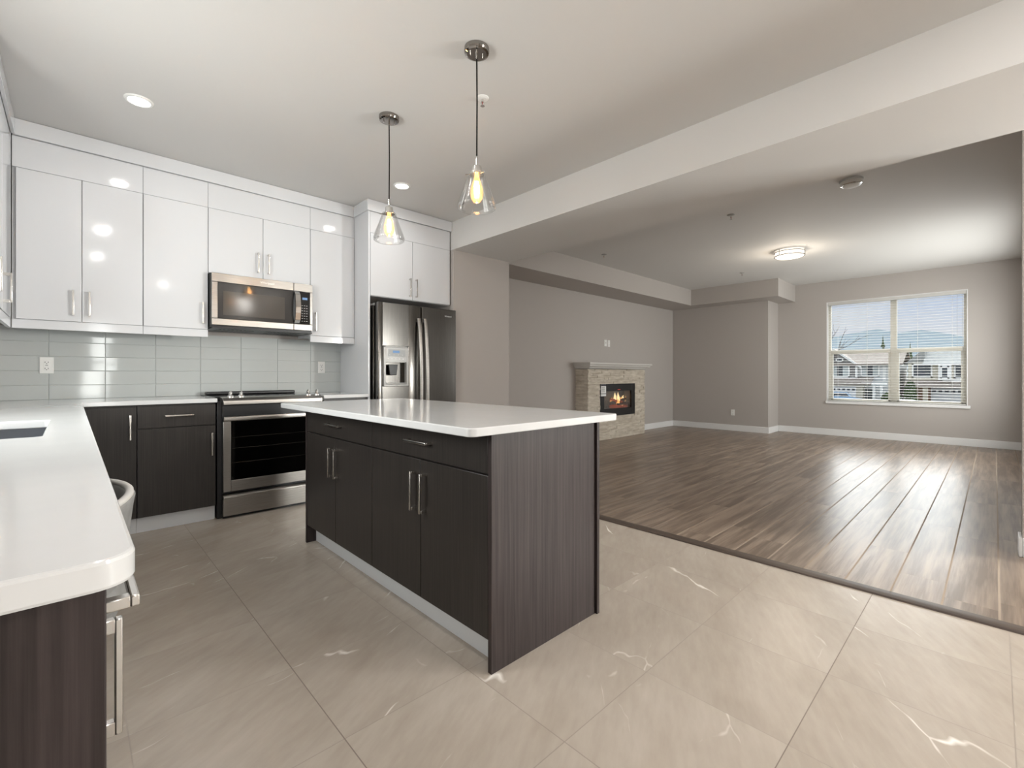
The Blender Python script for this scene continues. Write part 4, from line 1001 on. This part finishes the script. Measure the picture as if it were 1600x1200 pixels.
for x_, y_, z_, h_, r_, ln, mm in ((6.83, 4.65, .60, .19, .026, .01, 'flame_core'), (6.93, 4.64, .58, .21, .028, -.01, 'flame_core'), (6.73, 4.655, .58, .12, .022, .02, 'flame'), (7.03, 4.65, .60, .11, .020, .01, 'flame'),
                                   (7.10, 4.66, .64, .09, .018, .02, 'flame_core'), (6.88, 4.62, .56, .12, .030, 0, 'flame'), (7.18, 4.66, .62, .09, .014, .015, 'flame'), (6.98, 4.61, .545, .07, .02, .04, 'flame_core')):
    part('flame', flame_mb(x_, y_, z_, h_, r_, ln), mm, fp)
lb = part('paper_label', B(6.385, 6.53, FY - .0135, FY - .012, .735, .935), 'white_plastic', ino, label='white printed paper label')
lt = MB()
lt.box(6.386, 6.529, FY - .0142, FY - .0133, .905, .934); lt.box(6.386, 6.529, FY - .0142, FY - .0133, .772, .782)
for q in range(5): lt.box(6.40, 6.49, FY - .0142, FY - .0133, .81 + q * .018, .815 + q * .018)
part('printing', lt, 'ink', lb)

# ------------------------------------------------------------------ window blind
bl = thing('window_blind', (9.985, (WY0 + WY1) / 2, WZ0), 'white horizontal slat blind, lowered and open, in the living room window', 'blind')
XBD = 9.988
part('headrail', B(XBD - .028, XBD + .028, WY0 + .016, WY1 - .016, WZ1 - .062, WZ1 - .013, bev=.003), 'slat', bl)
sm_ = MB(); n_sl = 38; z_lo, z_hi = WZ0 + .05, WZ1 - .085
for i in range(n_sl):
    zc = z_lo + (z_hi - z_lo) * i / (n_sl - 1)
    prof = [(XBD + dx, zc + .003 * (1 - (dx / .025) ** 2) + dx * .02) for dx in (-.025, -.0125, 0, .0125, .025)]
    prof2 = [(a, b_ - .0022) for a, b_ in reversed(prof)]
    sm_.prism(prof + prof2, 1, WY0 + .02, WY1 - .02)
part('slats', sm_, 'slat', bl)
part('bottom_rail', B(XBD - .026, XBD + .026, WY0 + .02, WY1 - .02, WZ0 + .003, WZ0 + .017, bev=.004), 'slat', bl)
cdm = MB()
for yy in (.46, .87, 1.53, 1.95):
    for dx in (-.027, .027): cdm.cyl((XBD + dx, yy, WZ0 + .02), (XBD + dx, yy, WZ1 - .06), .0011, 5)
part('ladder_cord', cdm, 'slat', bl)
part('pull_cord', MB().cyl((XBD - .034, .345, 1.30), (XBD - .034, .345, WZ1 - .06), .0016, 6).cyl((XBD - .034, .405, 1.42), (XBD - .034, .405, WZ1 - .06), .0016, 6).lathe([(0, 1.30), (.007, 1.295), (.009, 1.265), (0, 1.262)], (XBD - .034, .345), 12), 'grey_plastic', bl)

# ------------------------------------------------------------------ outside
ZG = -3.12
struct('ground_street', B(10.6, 420, -260, 300, ZG - .3, ZG), mat('damp_asphalt', (.20, .20, .20), .8, var=.2, vscale=.4))
struct('ground_yard', B(-60, 10.55, -60, -3.6, ZG - .3, ZG - .01), mat('pale_paving', (.35, .34, .32), .9))
M['grass'] = mat('lawn', (.10, .16, .05), .9, var=.3, vscale=2)
struct('lawn_front', B(70, 79.6, 7.4, 11.0, ZG + .01, ZG + .12), 'grass')
struct('driveway', B(62, 79.6, -2, 7.2, ZG + .005, ZG + .04).box(62, 79.6, 13.0, 20, ZG + .005, ZG + .04), mat('pale_concrete', (.50, .49, .47), .9))
M['siding_white'] = mat('white_siding', (.62, .64, .64), .7); M['siding_grey'] = mat('grey_shake', (.20, .195, .19), .8, var=.25, vscale=4)
M['shingle'] = mat('brown_shingle', (.30, .26, .225), .9, var=.15, vscale=3); M['shingle_grey'] = mat('grey_shingle', (.30, .31, .30), .9, var=.15, vscale=3)
M['white_ext'] = mat('white_exterior_trim', (.80, .80, .78), .6); M['ext_glass'] = mat('dark_house_glass', (.06, .07, .08), .1, spec=.8)
M['drape'] = mat('pale_drapes', (.42, .46, .46), .8); M['beige_ext'] = mat('beige_stucco', (.58, .54, .44), .8); M['brick'] = mat('brown_brick', (.32, .20, .13), .9, var=.3, vscale=6)
M['garage'] = mat('white_garage_door', (.74, .75, .76), .5); M['hedge'] = mat('dark_evergreen', (.05, .075, .03), .9, var=.5, vscale=3)

def house_window(par, X, y0, y1, z0, z1, drape=True):
    t_ = .16; f = MB()
    f.box(X - .10, X + .02, y0, y0 + t_, z0, z1); f.box(X - .10, X + .02, y1 - t_, y1, z0, z1); f.box(X - .10, X + .02, y0, y1, z1 - t_, z1); f.box(X - .10, X + .02, y0, y1, z0, z0 + t_)
    w_ = part('window', f, 'white_ext', par)
    part('pane', B(X - .04, X - .01, y0 + t_, y1 - t_, z0 + t_, z1 - t_), 'ext_glass', w_)
    if drape:
        d_ = MB(); q = (y1 - y0 - 2 * t_) * .33
        d_.box(X - .055, X - .042, y0 + t_, y0 + t_ + q, z0 + t_, z1 - t_); d_.box(X - .055, X - .042, y1 - t_ - q, y1 - t_, z0 + t_, z1 - t_)
        part('curtain', d_, 'drape', w_)
def garage_door(par, X, y0, y1, z0, z1):
    g_ = MB(); n_ = 4
    for i in range(n_):
        a, b_ = z0 + (z1 - z0) * i / n_, z0 + (z1 - z0) * (i + 1) / n_; g_.box(X - .06, X, y0, y1, a + .02, b_ - .02, .01)
    g_.box(X - .02, X + .02, y0, y1, z0, z1)
    d_ = part('garage_door', g_, 'garage', par)
    lt_ = MB(); k_ = 8; w_ = (y1 - y0) / k_; za = z0 + (z1 - z0) * .79
    for i in range(k_): lt_.box(X - .08, X - .05, y0 + w_ * i + .12, y0 + w_ * (i + 1) - .12, za, za + .28)
    part('garage_light', lt_, 'ext_glass', d_)
# gabled house (seen through the far-side sash)
XH = 80.0
h = thing('house', (86, 13.5, ZG), 'grey and white gabled house across the street with a white garage door', 'house', 'houses seen through the window')
part('wall', B(XH + .4, XH + 9, 8.9, 19.0, ZG, 2.62), 'siding_white', h)
part('gable_front', MB().prism([(13.4, .55), (18.9, .55), (18.9, 2.45), (16.15, 4.65), (13.4, 2.45)], 0, XH, XH + .4), 'siding_grey', h)
rf = MB().prism([(XH - .5, 2.60), (XH + 4.7, 4.75), (XH + 9.6, 2.60), (XH + 9.6, 2.45), (XH + 4.7, 4.55), (XH - .5, 2.42)], 1, 8.4, 19.4)
part('roof', rf, 'shingle', h)
part('gable_roof', MB().prism([(12.9, 2.30), (16.15, 4.90), (19.4, 2.30), (19.4, 2.12), (16.15, 4.68), (12.9, 2.12)], 0, XH - .3, XH + 4), 'shingle', h)
part('bargeboard', MB().prism([(12.85, 2.28), (16.15, 4.92), (19.45, 2.28), (19.45, 1.96), (16.15, 4.60), (12.85, 1.96)], 0, XH - .42, XH - .30), 'white_ext', h)
part('trim_board', B(XH - .05, XH + .1, 13.35, 13.6, .5, 2.4).box(XH - .05, XH + .1, 18.7, 18.95, .5, 2.4).box(XH - .05, XH + .1, 13.35, 18.95, .45, .70).box(XH + .32, XH + .42, 10.3, 10.6, .2, 2.4), 'white_ext', h)
house_window(h, XH, 14.25, 16.55, .72, 2.55); house_window(h, XH + .4, 10.95, 13.05, .85, 2.55); house_window(h, XH, 15.0, 15.9, 2.95, 3.55, False)
house_window(h, XH + .4, 9.3, 10.0, .0, 2.3, False)
part('porch_roof', MB().prism([(XH - 1.6, -.12), (XH + .4, .78), (XH + .4, .60), (XH - 1.6, -.34)], 1, 11.6, 19.2), 'shingle', h)
part('lower_wall', B(XH - .9, XH + .4, 12.6, 19.0, ZG, -.1), 'beige_ext', h)
garage_door(h, XH - .95, 13.35, 17.9, ZG, -.55)
part('porch_beam', B(XH - 1.3, XH - 1.0, 9.9, 12.7, -.32, .05), 'white_ext', h)
for yy in (11.35, 10.55): part('porch_column', B(XH - 1.25, XH - 1.0, yy - .14, yy + .14, ZG, -.3), 'white_ext', h)
part('front_door', B(XH + .3, XH + .39, 11.5, 12.5, ZG, -.9), 'ext_glass', h)
# house with low grey roof
h2 = thing('house', (86, 4.2, ZG), 'cream house across the street with low grey roof and brown brick lower storey', 'house', 'houses seen through the window')
part('wall', B(XH + .2, XH + 9, .3, 7.95, .3, 2.62), 'beige_ext', h2)
part('lower_wall', B(XH + 1.0, XH + 9, .3, 8.2, ZG, .3), 'brick', h2)
part('roof', MB().prism([(XH - .5, 2.58), (XH + 4.7, 4.7), (XH + 9.6, 2.58), (XH + 9.6, 2.42), (XH - .5, 2.42)], 1, -.4, 6.4).prism([(6.35, 2.42), (8.5, 2.42), (6.35, 4.6)], 0, XH + 1, XH + 8.6), 'shingle_grey', h2)
part('eave_board', B(XH - .55, XH - .45, -.4, 6.45, 2.32, 2.62).box(XH - .1, XH + .2, 1.0, 4.6, .25, .60), 'white_ext', h2)
house_window(h2, XH + .2, 5.55, 7.55, .72, 2.55, False); house_window(h2, XH + .2, 2.75, 3.55, .62, 2.4, False)
part('balcony', MB().box(XH - .6, XH + .2, 3.75, 4.95, .4, 2.35), 'white_ext', h2)
house_window(h2, XH - .6, 3.95, 4.75, .6, 2.2, False)
part('lower_roof', MB().prism([(XH - 1.2, -.35), (XH + .3, .45), (XH + .3, .25), (XH - 1.2, -.55)], 1, .3, 8.2), 'shingle', h2)
garage_door(h2, XH + .95, .9, 5.75, ZG, -.62)
part('carport_wall', B(XH - .9, XH - .6, .3, 1.0, ZG, -.5).box(XH - .9, XH - .6, 5.9, 6.4, ZG, -.5), 'beige_ext', h2)

def car(loc, m, label, length=4.3, k=1.0):
    c_ = thing('car', loc, label, 'car', 'cars parked across the street'); x_, y_, z_ = loc; L_ = length / 2
    bd = MB().prism([(y_ - L_, z_ + k * .35), (y_ - L_, z_ + k * .80), (y_ - L_ * .55, z_ + k * .92), (y_ + L_ * .9, z_ + k * .95), (y_ + L_, z_ + k * .75), (y_ + L_, z_ + k * .35)], 0, x_ - .85, x_ + .85, bev=.06)
    part('body', bd, m, c_)
    cb_ = MB().prism([(y_ - L_ * .52, z_ + k * .88), (y_ - L_ * .22, z_ + k * 1.42), (y_ + L_ * .62, z_ + k * 1.45), (y_ + L_ * .88, z_ + k * .92)], 0, x_ - .72, x_ + .72, bev=.06)
    part('cabin', cb_, m, c_)
    part('window', MB().prism([(y_ - L_ * .40, z_ + k * .95), (y_ - L_ * .20, z_ + k * 1.34), (y_ + L_ * .58, z_ + k * 1.36), (y_ + L_ * .76, z_ + k * .98)], 0, x_ - .735, x_ + .735, bev=.02), 'ext_glass', c_)
    for sx in (-1, 1):
        for sy in (-.58, .60): part('wheel', MB().tube([(x_ + sx * .72, y_ + sy * L_, z_ + .33), (x_ + sx * .88, y_ + sy * L_, z_ + .33)], .33, 20), 'black_matte', c_)
    return c_
car((76.8, 14.35, ZG + .04), mat('pale_blue_car_paint', (.24, .38, .55), .25, coat=1), 'pale blue car parked before the gabled house', 4.0, 1.26)
car((67.0, 6.6, ZG + .04), mat('white_car_paint', (.75, .76, .78), .25, coat=1), 'white car parked before the house with low grey roof', 4.2)

def bush(x_, y_, z_, rx, ry, rz_, label, name='hedge', grp='bushes across the street'):
    t_ = bmesh.new(); bmesh.ops.create_icosphere(t_, subdivisions=4, radius=1); rr_ = random.Random(int(x_ * 13 + y_ * 7))
    for v in t_.verts:
        k_ = 1 + rr_.uniform(-.16, .16); v.co = Vector((x_ + v.co.x * rx * k_, y_ + v.co.y * ry * k_, z_ + rz_ + v.co.z * rz_ * k_))
    m_ = MB(); m_._merge(t_)
    return single(name, m_, 'hedge', label, 'bush', grp)
bush(77.2, 9.3, ZG + .12, .8, 1.0, .9, 'dark green bush beside the white porch columns of the gabled house')
bush(77.4, 7.45, ZG + .12, .6, .6, 1.6, 'tall dark shrub between the gabled house and the cream house')
bush(76.5, 18.4, ZG, .8, .8, .9, 'green bush behind the pale blue car')
bush(75.6, 6.9, ZG + .04, .6, .7, .6, 'low brown-green shrub before the brick lower storey')

def evergreen(x_, y_, hgt, r_, label):
    t_ = thing('evergreen_tree', (x_, y_, ZG), label, 'tree', 'evergreens behind the houses')
    part('trunk', MB().tube([(x_, y_, ZG), (x_, y_, ZG + hgt * .5)], [.25, .15], 8), 'bare_wood', t_)
    m_ = MB(); rr_ = random.Random(int(y_ * 10))
    for k_ in range(7):
        u = k_ / 7; zz_ = ZG + hgt * (.18 + .82 * u); q = r_ * (1 - u) * rr_.uniform(.85, 1.15) + .1
        m_.lathe([(0, zz_ + hgt * .2), (q * .4, zz_ + hgt * .07), (q, zz_), (q * .3, zz_ + hgt * .02)], (x_ + rr_.uniform(-.1, .1), y_ + rr_.uniform(-.1, .1)), 12)
    part('foliage', m_, 'hedge', t_)
evergreen(96, 12.6, 9.9, 1.5, 'dark evergreen tree rising behind the ridge of the gabled house')
evergreen(97.5, 9.3, 8.8, 1.2, 'smaller evergreen tree behind the gap between the houses')

bt_ = thing('bare_tree', (22, 5.3, ZG), 'leafless tree with thin branches at the edge of the window view', 'tree')
part('trunk', MB().tube([(22, 5.55, ZG), (22, 5.50, -1), (22.1, 5.35, .6)], [.10, .08, .05], 8), 'bare_wood', bt_)
br = MB(); rr = random.Random(4)
def limb(p, d, ln, r_, dep):
    q = p + d * ln; mid = p.lerp(q, .5) + Vector((0, rr.uniform(-.05, .05), rr.uniform(-.03, .05)))
    br.tube([p, mid, q], [r_, r_ * .8, r_ * .55], 6)
    if dep:
        for _ in range(3):
            nd = (d + Vector((rr.uniform(-.4, .4), rr.uniform(-.55, .55), rr.uniform(-.15, .5)))).normalized(); limb(p.lerp(q, rr.uniform(.45, 1)), nd, ln * rr.uniform(.5, .75), r_ * .55, dep - 1)
limb(Vector((22.1, 5.35, .55)), Vector((0, -.45, .9)).normalized(), 1.5, .035, 3)
limb(Vector((22.1, 5.40, .3)), Vector((0, -.15, 1)).normalized(), 1.6, .035, 3)
part('branches', br, 'bare_wood', bt_)

def ridge(name, X, pts, col):
    m_ = MB(); rr_ = random.Random(len(pts)); t_ = bmesh.new(); rows = []
    for y_, z_ in pts:
        rows.append([t_.verts.new(v) for v in ((X - 130, y_, ZG), (X - 60, y_, ZG + (z_ - ZG) * .45 + rr_.uniform(-1, 1)), (X, y_, z_), (X + 120, y_, ZG))])
    for a, b_ in zip(rows, rows[1:]):
        for q in range(3): t_.faces.new((a[q], a[q + 1], b_[q + 1], b_[q]))
    bmesh.ops.recalc_face_normals(t_, faces=t_.faces[:]); m_._merge(t_)
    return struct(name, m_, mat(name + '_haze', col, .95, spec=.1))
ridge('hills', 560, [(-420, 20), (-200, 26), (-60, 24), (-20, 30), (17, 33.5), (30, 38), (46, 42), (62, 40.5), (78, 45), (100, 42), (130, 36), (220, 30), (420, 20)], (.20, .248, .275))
